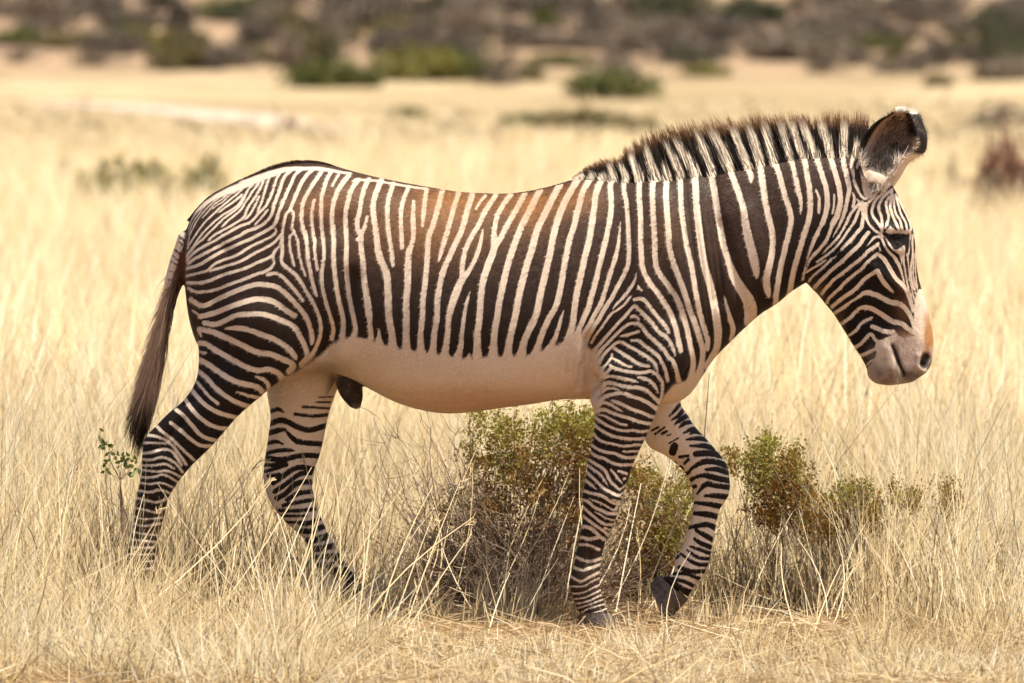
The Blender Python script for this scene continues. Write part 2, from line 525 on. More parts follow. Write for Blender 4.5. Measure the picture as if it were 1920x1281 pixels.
76 1560,405 1480,465 1360,550 1270,640 1160,740 1040,830 920,930 800,1020 680,1110 600,1198 500,1307 435,1400
72 1550,595 1430,690 1330,780 1250,880 1150,960 1040,1050 930,1140 850,1220 800,1288 680,1388 570,1500 535,1575
84 1540,930 1440,1000 1340,1060 1260,1130 1150,1257 1040,1357 900,1447 760,1557 640,1657
@ 1500 520 10.675
76 700,710 800,650 900,580 1000,500,60 1100,440,56 1200,370,80 1300,310,100 1420,310,110
80 830,930 930,860 1020,790 1100,700 1200,620 1320,600,100
70 950,1180,50 1060,1110 1140,1040 1200,950 1300,870 1400,830 1440,805,50
40 150,190 320,370 480,560 640,750 760,920 900,1120 1000,1250
@ 1600 420 10.675
70 480,590 600,690,92 690,820,92 770,960,92 870,1110,90 980,1210,90 1050,1310,84 1100,1450,70 1150,1600,60 1185,1760,40
100 480,935 540,1060 620,1180 700,1270,90 780,1345,56 825,1385,20
58 570,290 630,440 720,570 820,660,72 900,800,76 960,950,56 1010,1130,34 1025,1200,12
44 620,240,20 700,370 760,470 830,530 930,505 985,450,30
p 850,550 985,475 1000,600 970,830 930,640 880,580
p 630,165 740,40 860,130 1000,150 1155,110 1155,190 900,192 700,190
60 540,250 430,265 350,350,44 260,450,14
34 500,365 535,530
40 1020,440 1010,600 1010,760 1040,950 1070,1150 1110,1300
28 1060,590 1100,800 1120,1000 1140,1150 1170,1300
38 1150,200 1120,380 1120,520 1090,640 1100,780
44 1190,220 1180,380 1190,550 1170,750 1150,900 1160,1100 1200,1300
31 1215,600 1200,850 1200,1050 1240,1300
31 1250,500 1238,800 1245,1000 1280,1281
@ 1600 520 10.675
110 340,320 480,360 620,430 750,500 880,515,120 990,575,110 1080,675,100 1150,800,90 1210,980,80 1230,1080,60
105 250,610 340,615 440,665 560,735 680,820 800,890 900,905 1000,945 1100,1035 1225,1125,70
95 375,985 450,1010 560,1060 680,1090 800,1090
34 1060,0 1100,200 1150,350 1180,500 1205,640
31 1110,0 1150,150 1190,330 1230,500
31 1160,0 1200,160 1245,340
31 1210,0 1250,160 1290,280
p 1205,620 1260,330 1310,240 1390,230 1480,500 1560,760 1600,1000 1640,1281 1250,1281 1230,1100 1220,900
@ 1600 620 10.675
80 0,350 130,280 220,185 320,80 380,90 430,170 500,240
80 100,515 230,470 330,420 430,375
50 265,695 340,620 450,560
p 430,300 520,190 700,130 870,30 900,100 1000,150 1240,100 1450,20 1660,0 1660,700 1250,1180 800,1180 350,1110 230,800 420,600 460,450
n 40 800,290,22 850,400 870,520 900,640 950,750 990,800,14
@ 1600 520 10.675
n 80 880,1040,34 960,1090 1050,1130 1150,1150,24
@ 320 290 4.27
p 75,600 125,625 100,740 65,850 30,1000 10,1100 -40,1281 -100,1281 -60,1000 0,800
n 22 60,640 120,700
n 14 95,590 135,640
n 16 70,700 110,735
n 20 35,760 80,800
n 16 15,805 65,850
n 16 -5,850 50,880
n 14 -10,930 45,945
n 14 -20,1000 35,1012
n 14 -40,1080 25,1090
n 12 -60,1150 15,1160
n 12 -70,1210 5,1220
@ 0 0 1
p 1616,318 1640,312 1668,316 1672,338 1650,346 1622,340
"""
FAR = """
@ 1040 700 4.27
22 1000,250 960,300 915,345,8
26 1030,290 990,340 935,375,8
30 1060,340 1010,370 955,412,8
28 1095,388 1040,400 995,438,10
28 1150,440 1090,450 1030,480,10
26 1185,480 1120,470 1080,490,8
30 1215,530 1140,520 1055,530,14
32 1270,600 1190,580 1085,580,14
40 1340,660 1240,640 1130,645
38 1375,740 1290,710 1190,710 1100,760,20 1055,810,20
34 1395,800 1300,770 1210,770,20
38 1400,860 1300,840 1230,820 1160,820,24 1090,850,16
34 1400,915 1290,900 1210,890 1140,965,12
36 1390,990 1290,980 1200,980,16
34 1340,1070 1250,1050 1120,1035,18
38 1310,1150 1220,1130 1100,1120,24
36 1290,1240 1210,1210 1060,1240,20
50 960,585 952,602 945,628
14 780,455 830,432
14 805,485 880,432
18 860,482 895,465
10 900,500 930,488
10 915,560 990,518
18 1000,670 1070,660
20 1040,720 1070,690
20 960,715 970,725
24 1010,750 1020,765
24 1060,800 1075,790
26 1090,855 1110,840
26 1105,910 1125,905
@ 1040 940 4.27
34 1270,310 1200,270 1130,230,20
30 1260,370 1180,340 1120,300,20
24 1250,420 1170,390 1080,360,12
24 1250,460 1150,450 1060,390,14
26 1240,505 1130,500 1010,420,16
28 1215,560 1100,560 1000,530
24 1160,620 1050,580 960,580
26 1120,680 1030,640 940,620
50 1090,740 990,690 900,630
60 1060,780 950,680 890,620
26 970,450 985,440
@ 400 780 4.27
8 840,-150 960,-155
12 820,-110 940,-112
16 715,-75 940,-60
22 655,-15 800,0 935,-12
26 455,-35 520,-55 565,-30,10
36 450,62 545,33 620,60 680,90 780,112 920,70
34 435,140 520,115 575,105,16
34 570,105,12 650,190 740,215 900,225
26 420,222 500,205 560,225,10
26 410,302 500,280 600,272 650,280,10
34 850,320 760,315 680,320 600,340 520,348 420,335
24 400,392 500,390 580,370
22 410,445 500,420 590,390
34 800,425 700,410 630,430 560,480 480,535
30 790,455 700,462 640,500 560,560 490,605
24 440,482 530,468
34 800,530 700,530 640,560 580,620 510,660
30 810,600 680,620 590,670
26 810,670 680,690 560,715
24 810,745 650,760 530,755
18 740,800 540,800
18 760,850 560,850
30 850,820 760,860 700,860
36 880,885 780,922 700,920
44 940,950 860,980 760,1000
38 960,1040 860,1060 760,1065
34 990,1115 800,1135
34 960,1185 840,1200
34 960,1120 1040,1185
50 950,1240 1060,1240
@ 500 980 4.27
40 600,380 720,440
36 560,440 740,480
36 600,500 780,540
40 620,560 800,600
40 640,620 820,640
"""

def parse(txt):
    out = []
    ox = oy = 0.0; sc = 1.0
    for ln in txt.strip().splitlines():
        a = ln.split()
        if not a:
            continue
        if a[0] == '@':
            ox, oy, sc = float(a[1]), float(a[2]), float(a[3]); continue
        kind = 's'
        if a[0] == 'p':
            pts = np.array([[float(c) for c in q.split(',')[:2]] for q in a[1:]]) / sc + (ox, oy)
            out.append(('p', pts)); continue
        if a[0] == 'n':
            kind = 'n'; a = a[1:]
        w = float(a[0]); pts = []; cur = w
        for q in a[1:]:
            c = [float(v) for v in q.split(',')]
            pts.append((c[0] / sc + ox, c[1] / sc + oy, (c[2] if len(c) > 2 else w) / sc / 2))
        out.append((kind, np.array(pts)))
    return out

def in_poly(P, poly):
    x, y = P[:, 0], P[:, 1]
    ins = np.zeros(len(P), bool)
    d = np.full(len(P), 1e9)
    n = len(poly)
    for i in range(n):
        x1, y1 = poly[i]; x2, y2 = poly[(i + 1) % n]
        c = ((y1 > y) != (y2 > y)) & (x < (x2 - x1) * (y - y1) / (y2 - y1 + 1e-12) + x1)
        ins ^= c
        dx, dy = x2 - x1, y2 - y1
        tt = np.clip(((x - x1) * dx + (y - y1) * dy) / (dx * dx + dy * dy + 1e-9), 0, 1)
        d = np.minimum(d, np.hypot(x - x1 - tt * dx, y - y1 - tt * dy))
    return np.where(ins, d, -d)

def stroke_field(P, pts):
    """max over the stroke of (half width - distance), only near it; returns (index, value)"""
    S = catmull(pts, 4 if len(pts) > 2 else 1)
    m = 14 + S[:, 2].max()
    lo = S[:, :2].min(0) - m; hi = S[:, :2].max(0) + m
    ix = np.nonzero((P[:, 0] > lo[0]) & (P[:, 0] < hi[0]) & (P[:, 1] > lo[1]) & (P[:, 1] < hi[1]))[0]
    if len(ix) == 0:
        return ix, None
    q = P[ix]
    best = np.full(len(ix), -1e3)
    for i in range(len(S) - 1):
        a, b = S[i], S[i + 1]
        d = b[:2] - a[:2]
        L = d @ d + 1e-9
        tt = np.clip(((q - a[:2]) @ d) / L, 0, 1)
        dist = np.hypot(q[:, 0] - a[0] - tt * d[0], q[:, 1] - a[1] - tt * d[1])
        best = np.maximum(best, (a[2] + (b[2] - a[2]) * tt) * WSC + WOFF - dist)
    return ix, best
WSC, WOFF = 1.0, -0.45

BODY_STROKES = parse(TRACES)
FAR_STROKES = parse(FAR)
BELLY = np.array([(617, 650), (640, 634), (680, 634), (720, 647), (750, 655), (820, 665), (879, 675), (914, 669), (984, 669), (1031, 655),
                  (1075, 632), (1098, 645), (1116, 668), (1130, 700), (1126, 722), (1118, 762), (1100, 800), (800, 830), (640, 820), (500, 800),
                  (519, 722), (540, 707), (560, 695), (580, 682), (600, 667)], float)
CHEST = np.array([(1318, 698), (1285, 714), (1262, 722), (1246, 742), (1234, 768), (1255, 790), (1305, 740)], float)

def whiteness(P):
    s = np.full(len(P), -30.0)
    for kind, pts in BODY_STROKES:
        if kind == 'p':
            s = np.maximum(s, np.maximum(in_poly(P, pts), -30) * 0.6)
            continue
        ix, v = stroke_field(P, pts)
        if v is None:
            continue
        s[ix] = np.maximum(s[ix], v) if kind == 's' else np.minimum(s[ix], -v)
    for poly, k in ((BELLY, 0.26), (CHEST, 0.3)):
        b = np.clip(in_poly(P, poly), -60, 60) * k
        sc = np.clip(s, -12, 12)
        s = np.where(b > -9, np.log(np.exp(sc * 0.5) + np.exp(b * 0.5)) / 0.5, s)
    return s

def whiteness_far(P):
    global WSC, WOFF
    s = np.full(len(P), 30.0)
    WSC, WOFF = 1.25, 0.2
    for kind, pts in FAR_STROKES:
        ix, v = stroke_field(P, pts)
        if v is not None:
            s[ix] = np.minimum(s[ix], -v)
    WSC, WOFF = 1.0, -0.45
    return s

# ------------------------------------------------------------------ the zebra: body volumes lofted from the outline
def loft(sections, y0, y1, n=32, sub=4, power=1.0, egg=0.0, cap=0.5):
    """sections: (ax, ay, bx, by, halfwidth) outline pairs in photo pixels; rings in the plane of the pair and Y"""
    S = catmull(np.array(sections, float), sub)
    k = len(S)
    ys = np.interp(np.linspace(0, 1, k), np.linspace(0, 1, len(y0) if hasattr(y0, '__len__') else 2),
                   y0 if hasattr(y0, '__len__') else (y0, y1))
    V = []
    th = np.linspace(0, 2 * np.pi, n, endpoint=False)
    for i in range(k):
        A = unproj(S[i, 0], S[i, 1], ys[i]); B = unproj(S[i, 2], S[i, 3], ys[i])
        hw = S[i, 4] * PX
        c, s = np.cos(th), np.sin(th)
        w = np.sign(s) * np.abs(s) ** power * (1 - egg * c)
        ring = (A + B) / 2 + np.outer(c, (A - B) / 2)
        ring[:, 1] += w * hw
        V.append(ring)
    F = []
    for i in range(k - 1):
        for j in range(n):
            a, b = i * n + j, i * n + (j + 1) % n
            F.append((a, b, b + n, a + n))
    V = np.concatenate(V)
    nv = len(V)
    c0 = V[:n].mean(0); c1 = V[-n:].mean(0)
    c0 = c0 + (c0 - V[n:2 * n].mean(0)) * cap; c1 = c1 + (c1 - V[-2 * n:-n].mean(0)) * cap
    V = np.concatenate([V, [c0], [c1]])
    for j in range(n):
        F.append((j, nv, (j + 1) % n)[::-1])
        F.append(((k - 1) * n + j, (k - 1) * n + (j + 1) % n, nv + 1)[::-1])
    return V, F

def vsec(rows):                                    # x, top, bottom, halfwidth
    return [(x, a, x, b, w) for x, a, b, w in rows]

TRUNK = vsec([(347, 440, 530, 30), (354, 418, 590, 72), (368, 394, 640, 98), (397, 366, 672, 122), (437, 344, 690, 134), (484, 325, 700, 140),
              (519, 313, 704, 143), (554, 306, 704, 145), (589, 305, 702, 145), (620, 310, 700, 146), (660, 321, 712, 148), (700, 331, 733, 152),
              (740, 339, 754, 157), (790, 348, 769, 161), (840, 357, 775, 163), (890, 362, 772, 162), (940, 363, 765, 158), (990, 359, 759, 152),
              (1040, 348, 751, 144), (1087, 336, 748, 134), (1130, 334, 751, 124), (1180, 334, 754, 118), (1225, 333, 757, 112), (1262, 334, 757, 100),
              (1285, 350, 747, 90), (1305, 390, 725, 74), (1322, 450, 697, 54), (1334, 520, 675, 30)])
NECK = [(1130, 335, 1190, 720, 100), (1180, 334, 1262, 752, 104), (1225, 333, 1298, 731, 102), (1262, 330, 1336, 676, 98), (1300, 323, 1366, 645, 91), (1342, 318, 1396, 616, 84), (1385, 310, 1425, 590, 77),
        (1425, 304, 1455, 570, 70), (1465, 296, 1487, 544, 65), (1505, 290, 1511, 530, 60), (1545, 288, 1535, 520, 56), (1585, 288, 1560, 490, 52), (1612, 290, 1590, 440, 48), (1630, 300, 1610, 400, 40)]
HEAD = [(1622, 296, 1560, 400, 30), (1645, 312, 1530, 455, 46), (1671, 343, 1514, 500, 54), (1690, 380, 1512, 526, 59), (1703, 406, 1518, 536, 61), (1712, 438, 1531, 550, 61), (1716, 472, 1545, 568, 57), (1719, 505, 1560, 586, 51),
        (1725, 535, 1576, 611, 45), (1735, 564, 1590, 634, 41), (1743, 598, 1603, 654, 40), (1750, 628, 1614, 671, 41), (1750, 656, 1624, 690, 42), (1745, 684, 1627, 706, 41), (1732, 701, 1640, 718, 35), (1712, 715, 1662, 722, 22)]
N_FORE = [(1128, 600, 1300, 600, 40), (1122, 660, 1296, 668, 48), (1110, 720, 1262, 722, 51), (1107, 752, 1242, 748, 49), (1114, 772, 1232, 770, 45), (1113, 805, 1217, 805, 40), (1108, 836, 1203, 836, 36), (1102, 873, 1186, 873, 33),
          (1096, 906, 1176, 906, 32), (1091, 935, 1167, 935, 32), (1093, 962, 1159, 962, 30), (1090, 987, 1149, 987, 26), (1086, 1012, 1137, 1012, 22), (1081, 1034, 1130, 1034, 21), (1077, 1056, 1127, 1056, 22),
          (1069, 1080, 1125, 1078, 25), (1066, 1095, 1125, 1095, 25), (1073, 1115, 1129, 1114, 23), (1079, 1135, 1135, 1134, 24), (1087, 1152, 1146, 1150, 27)]
F_FORE = [(1170, 690, 1290, 690, 40), (1188, 745, 1276, 752, 42), (1199, 788, 1290, 778, 42), (1206, 815, 1304, 800, 39), (1218, 838, 1324, 822, 36), (1247, 853, 1345, 846, 32), (1276, 876, 1362, 870, 31),
          (1295, 903, 1369, 903, 31), (1301, 930, 1366, 930, 29), (1300, 957, 1350, 955, 24), (1294, 980, 1343, 983, 21), (1286, 1006, 1337, 1012, 20), (1276, 1030, 1333, 1036, 21), (1264, 1050, 1328, 1058, 24),
          (1263, 1070, 1317, 1080, 24), (1254, 1080, 1304, 1097, 23), (1240, 1080, 1291, 1120, 25)]
N_HIND = [(352, 480, 650, 470, 40), (352, 535, 645, 555, 70), (361, 585, 632, 615, 74), (370, 632, 604, 660, 70), (372, 685, 561, 690, 62), (364, 722, 520, 718, 55), (342, 754, 484, 748, 49), (319, 773, 450, 778, 44),
          (292, 800, 416, 816, 38), (270, 824, 388, 846, 33), (266, 852, 362, 870, 31), (265, 882, 343, 892, 31), (261, 906, 327, 914, 30), (254, 935, 315, 937, 27), (249, 965, 308, 965, 24), (247, 995, 300, 995, 22),
          (239, 1020, 294, 1022, 22), (232, 1045, 290, 1045, 25), (236, 1070, 291, 1062, 24), (248, 1094, 299, 1082, 24), (262, 1110, 312, 1096, 25)]
F_HIND = [(500, 660, 655, 660, 52), (500, 700, 645, 700, 52), (500, 737, 631, 735, 50), (507, 780, 615, 780, 44), (503, 815, 607, 822, 38), (498, 850, 598, 857, 33), (494, 885, 587, 886, 31), (496, 913, 585, 911, 31),
          (506, 940, 590, 932, 29), (524, 966, 597, 956, 27), (545, 988, 605, 976, 24), (566, 1006, 613, 996, 22), (579, 1026, 625, 1018, 22), (589, 1050, 640, 1042, 23), (600, 1075, 655, 1063, 25), (618, 1100, 670, 1084, 24),
          (635, 1120, 684, 1106, 24), (645, 1133, 694, 1117, 26)]
DOCK = [(345, 432, 372, 470, 20), (335, 440, 356, 490, 20), (327, 463, 350, 505, 18), (318, 490, 345, 528, 16), (309, 525, 334, 556, 14), (301, 565, 326, 583, 12), (294, 602, 316, 612, 10), (286, 640, 304, 646, 8), (280, 670, 292, 675, 5)]
SHEATH = [(610, 660, 650, 680, 26), (622, 690, 668, 700, 26), (630, 722, 677, 720, 24), (640, 745, 681, 742, 20), (656, 764, 676, 766, 10)]
EAR_ROOT_N = [(1612, 334, 1662, 352, 24), (1618, 326, 1664, 340, 19), (1626, 318, 1660, 329, 11)]

parts = [loft(TRUNK, 0, 0, n=48, power=0.86, egg=0.14, sub=4), loft(NECK, 0, 0, n=40, power=0.92, egg=0.16), loft(HEAD, 0, 0, n=40, power=0.85, egg=-0.06),
         loft(N_FORE, [-0.125, -0.14, -0.13, -0.12, -0.115], 0, power=0.9), loft(F_FORE, [0.12, 0.13, 0.13, 0.125, 0.12], 0, power=0.9),
         loft(N_HIND, [-0.115, -0.14, -0.15, -0.145, -0.14], 0, power=0.9), loft(F_HIND, [0.12, 0.14, 0.14, 0.14, 0.14], 0, power=0.9),
         loft(DOCK, -0.005, -0.01), loft(SHEATH, -0.01, -0.01), loft(EAR_ROOT_N, -0.05, -0.062), loft(EAR_ROOT_N, 0.05, 0.062)]
V = []; F = []; off = 0
for v, f in parts:
    V.append(v); F += [tuple(i + off for i in q) for q in f]; off += len(v)
tmp = link('tmp', mesh_np('tmp', np.concatenate(V), F))
md = tmp.modifiers.new('r', 'REMESH'); md.mode = 'VOXEL'; md.voxel_size = 0.0042; md.use_smooth_shade = True
dg = bpy.context.evaluated_depsgraph_get()
ev = tmp.evaluated_get(dg)
me0 = bpy.data.meshes.new_from_object(ev)
bpy.data.objects.remove(tmp)
nv = len(me0.vertices)
co = np.empty(nv * 3, np.float32); me0.vertices.foreach_get('co', co); co = co.reshape(-1, 3).astype(float)
ed = np.empty(len(me0.edges) * 2, np.int32); me0.edges.foreach_get('vertices', ed); ed = ed.reshape(-1, 2)
npoly = len(me0.polygons)
lv = np.empty(len(me0.loops), np.int32); me0.loops.foreach_get('vertex_index', lv)
quads = lv.reshape(-1, 4)
deg = np.bincount(ed.ravel(), minlength=nv).astype(float)[:, None]

def lap(c):
    acc = np.zeros_like(c)
    for k in range(3):
        acc[:, k] = np.bincount(ed[:, 0], c[ed[:, 1], k], nv) + np.bincount(ed[:, 1], c[ed[:, 0], k], nv)
    return acc / deg - c

def normals(c):
    a = c[quads[:, 2]] - c[quads[:, 0]]; b = c[quads[:, 3]] - c[quads[:, 1]]
    fn = np.cross(a, b)
    n = np.zeros_like(c)
    for k in range(3):
        for j in range(4):
            n[:, k] += np.bincount(quads[:, j], fn[:, k], nv)
    return n / (np.linalg.norm(n, axis=1, keepdims=True) + 1e-12)

s0 = side(co)
k_trunk = np.clip((s0[:, 0] - 380) / 60, 0, 1) * np.clip((1500 - s0[:, 0]) / 60, 0, 1) * np.clip((770 - s0[:, 1]) / 40, 0, 1)
for it in range(44):                               # blend the joins (more on trunk and neck, less on head and lower legs)
    w = k_trunk[:, None] if it >= 11 else 1.0
    co = co + 0.55 * w * lap(co)
    co = co - 0.56 * w * lap(co)
for it in range(20):
    co = co + 0.4 * (0.15 + 0.85 * k_trunk)[:, None] * lap(co)

# sculpted forms: strokes of (points, radius px, height m)
SCULPT = [
    ([(1673, 648), (1679, 668), (1689, 690), (1694, 706)], 3.2, -0.007), ([(1662, 655), (1672, 690)], 12, 0.004),
    ([(1736, 672), (1732, 682)], 7, -0.016), ([(1722, 668), (1720, 686), (1733, 696)], 6, 0.005),
    ([(1556, 505), (1580, 470)], 40, 0.010), ([(1640, 505), (1690, 545)], 12, 0.006), ([(1600, 590), (1660, 600)], 18, -0.005),
    ([(1655, 428), (1690, 429), (1708, 432)], 8, 0.0045), ([(1665, 462), (1690, 470)], 7, 0.004), ([(1683, 448)], 12, -0.005),
    ([(1640, 400), (1650, 370)], 16, -0.005),
    ([(1400, 400), (1440, 520), (1450, 560)], 20, 0.006), ([(1355, 420), (1385, 540), (1400, 590)], 12, -0.007), ([(1330, 340), (1350, 470), (1345, 560)], 16, -0.008),
    ([(1230, 370), (1260, 470), (1290, 560)], 30, 0.010), ([(1190, 380), (1200, 520), (1215, 620)], 22, 0.005), ([(1275, 620), (1265, 680)], 30, 0.010),
    ([(1110, 640), (1104, 690), (1110, 735)], 13, -0.022), ([(1090, 690), (1085, 730)], 6, -0.006), ([(1068, 700), (1070, 735)], 5, -0.004), ([(1140, 690)], 24, 0.012),
    ([(660, 520), (640, 600), (610, 660)], 16, -0.014), ([(600, 440), (640, 420)], 26, -0.008), ([(520, 400)], 34, 0.010),
    ([(420, 470), (400, 560), (430, 680)], 16, -0.007), ([(480, 600)], 50, 0.012),
    ([(340, 790), (300, 840)], 7, -0.007), ([(285, 940), (275, 1010)], 4, -0.005), ([(1112, 960), (1105, 1060)], 4, -0.005), ([(1312, 960), (1290, 1050)], 4, -0.005),
    ([(1130, 930), (1150, 935)], 10, 0.004), ([(600, 985), (640, 1070)], 4, -0.004),
]
def disp_field(P):
    d = np.zeros(len(P))
    for pts, r, a in SCULPT:
        pts = np.array(pts, float)
        dist = np.full(len(P), 1e9)
        if len(pts) == 1:
            dist = np.hypot(P[:, 0] - pts[0, 0], P[:, 1] - pts[0, 1])
        for i in range(len(pts) - 1):
            a0, b0 = pts[i], pts[i + 1]
            dd = b0 - a0
            tt = np.clip(((P - a0) @ dd) / (dd @ dd), 0, 1)
            dist = np.minimum(dist, np.hypot(P[:, 0] - a0[0] - tt * dd[0], P[:, 1] - a0[1] - tt * dd[1]))
        d += a * np.exp(-(dist / r) ** 2)
    return d

def mirrored(c):
    m = c.copy(); m[:, 1] = -np.abs(m[:, 1]); return m

nr = normals(co)
sm = side(mirrored(co))
sd = side(co)
is_far = (co[:, 1] > 0.0) & (((sd[:, 0] < 720) & (sd[:, 1] > 706)) | ((sd[:, 0] > 1150) & (sd[:, 0] < 1400) & (sd[:, 1] > 742)))
lat = np.clip(np.abs(nr[:, 1]) * 1.6, 0, 1)
# neck and elbow skin folds, ribs and veins
P = np.where(is_far[:, None], sd, sm)
fold = np.zeros(nv)
fx = P[:, 0] - (1318 + (P[:, 1] - 400) * 0.12)
fold += 0.0022 * np.sin(fx * 0.55 + 0.8 * np.sin(P[:, 1] * 0.02)) * np.exp(-(fx / 34) ** 2) * np.exp(-((P[:, 1] - 480) / 110) ** 2)
fx = P[:, 0] - (1078 + 0.10 * (P[:, 1] - 690) ** 2 / 40)
fold += 0.0028 * np.sin(fx * 0.42) * np.exp(-(fx / 26) ** 2) * np.exp(-((P[:, 1] - 700) / 34) ** 2)
fold += 0.0016 * np.sin((P[:, 0] + 0.18 * P[:, 1]) * 0.115) * np.clip((P[:, 0] - 690) / 60, 0, 1) * np.clip((1080 - P[:, 0]) / 60, 0, 1) * np.exp(-((P[:, 1] - 600) / 90) ** 2)
low = np.array([mnoise.fractal(Vector((c[0] * 5, c[1] * 5, c[2] * 5)), 1.0, 2.0, 3) for c in co[::1]])
co = co + nr * ((1.8 * disp_field(P) * np.where(is_far, 0.4, 1.0) + fold) * lat + 0.0022 * low)[:, None]
for it in range(3):
    co = co + 0.3 * lap(co)

# pattern per vertex
sm = side(mirrored(co)); sd = side(co)
white = np.where(is_far, 0, whiteness(sm))
fi = np.nonzero(is_far)[0]
white[fi] = whiteness_far(sd[fi])
P = np.where(is_far[:, None], sd, sm)
tint = np.zeros((nv, 4))
def blob(cx, cy, rx, ry, col, a, sharp=1.0, mask=None):
    e = np.exp(-(((P[:, 0] - cx) / rx) ** 2 + ((P[:, 1] - cy) / ry) ** 2) ** sharp) * a
    if mask is not None:
        e = e * mask
    na = tint[:, 3] + e - tint[:, 3] * e
    w = np.where(na > 1e-6, e / np.maximum(na, 1e-6), 0)[:, None]
    tint[:, :3] = tint[:, :3] * (1 - w) + np.array(col) * w
    tint[:, 3] = na
RUST = (0.40, 0.17, 0.045)
blob(835, 374, 62, 34, RUST, 0.42); blob(1000, 392, 40, 40, RUST, 0.48); blob(930, 378, 110, 34, RUST, 0.30); blob(790, 430, 80, 60, RUST, 0.26); blob(880, 430, 120, 60, RUST, 0.18); blob(660, 400, 120, 70, RUST, 0.12)
blob(590, 385, 46, 26, RUST, 0.30); blob(1080, 372, 50, 32, RUST, 0.42); blob(660, 360, 70, 30, RUST, 0.15); blob(1250, 430, 30, 50, RUST, 0.12)
blob(880, 752, 190, 30, (0.50, 0.27, 0.13), 0.62); blob(1085, 690, 30, 50, (0.55, 0.38, 0.27), 0.3)  # belly: warm bounce from the ground, and dust, put into the coat colour
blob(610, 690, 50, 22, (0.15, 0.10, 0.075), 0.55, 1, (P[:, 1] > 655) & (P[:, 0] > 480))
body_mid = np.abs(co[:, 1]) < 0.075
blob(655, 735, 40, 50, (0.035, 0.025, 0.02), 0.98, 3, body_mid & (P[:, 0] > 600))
blob(1652, 707, 34, 22, (0.27, 0.205, 0.17), 0.75, 1.5); blob(1640, 672, 16, 22, (0.50, 0.41, 0.35), 0.3); blob(1664, 716, 22, 9, (0.15, 0.11, 0.09), 0.5)
blob(1712, 706, 28, 17, (0.085, 0.062, 0.052), 0.88, 1.5); blob(1704, 672, 12, 30, (0.22, 0.16, 0.13), 0.5); blob(1640, 690, 30, 10, (0.16, 0.12, 0.10), 0.35)
for kx in range(9):
    blob(1674.5 + kx * 2.4, 650 + kx * 6.2, 3.4 - 0.15 * kx, 5, (0.018, 0.013, 0.011), 0.9, 1.5)
for kx in range(18):
    blob(1640 + rng.normal(20, 26), 690 + rng.normal(0, 16), rng.uniform(3, 7), rng.uniform(3, 7), (0.12, 0.085, 0.07), rng.uniform(0.2, 0.55)); blob(1700, 655, 24, 18, (0.45, 0.33, 0.26), 0.4)
blob(1741, 630, 10, 34, (0.42, 0.19, 0.05), 0.95, 2); blob(1739, 594, 7, 14, (0.42, 0.2, 0.06), 0.6)
blob(1736, 672, 8.5, 9, (0.012, 0.009, 0.008), 1.0, 2); blob(1732, 682, 7, 9, (0.012, 0.009, 0.008), 1.0, 2); blob(1745, 684, 10, 14, (0.09, 0.065, 0.055), 0.8, 2); blob(1682, 672, 3.2, 22, (0.03, 0.02, 0.018), 0.8, 1)
blob(1694, 580, 18, 30, (0.20, 0.085, 0.03), 0.38); blob(1698, 625, 16, 8, (0.24, 0.10, 0.035), 0.6); blob(1705, 520, 24, 40, (0.25, 0.12, 0.06), 0.22)
blob(1682, 447.5, 18, 8.5, (0.012, 0.008, 0.007), 1.0, 1.4); blob(1701, 455, 6, 14, (0.02, 0.014, 0.012), 0.9, 2)
blob(1530, 560, 14, 30, (0.40, 0.24, 0.13), 0.4); blob(1575, 630, 10, 40, (0.40, 0.24, 0.13), 0.35)
blob(280, 1010, 50, 60, (0.30, 0.2, 0.13), 0.2); blob(1100, 1080, 40, 60, (0.3, 0.2, 0.13), 0.15)
dockline = np.interp(P[:, 1], [430, 463, 490, 525, 565, 602, 640], [352, 340, 333, 323, 315, 306, 296])
blob(330, 540, 60, 120, (0.13, 0.06, 0.025), 0.85, 4, (P[:, 0] > dockline) & (P[:, 0] < dockline + 24) & (P[:, 1] > 470) & (P[:, 0] < 349))
for kx in range(11):
    blob(1674.0 + kx * 1.95 + 0.02 * kx * kx, 649 + kx * 5.1, 3.0 - 0.09 * kx, 4.6, (0.012, 0.009, 0.008), 1.0, 2)
blob(1736, 671, 8.5, 10, (0.007, 0.005, 0.005), 1.0, 3); blob(1732, 682, 7.5, 9, (0.007, 0.005, 0.005), 1.0, 3)
darkness = np.clip(np.clip((P[:, 1] - 440) / 240, 0, 1) * 0.8 + np.clip((P[:, 0] - 1400) / 160, 0, 1) * np.clip((P[:, 1] - 330) / 100, 0, 1), 0, 0.95)

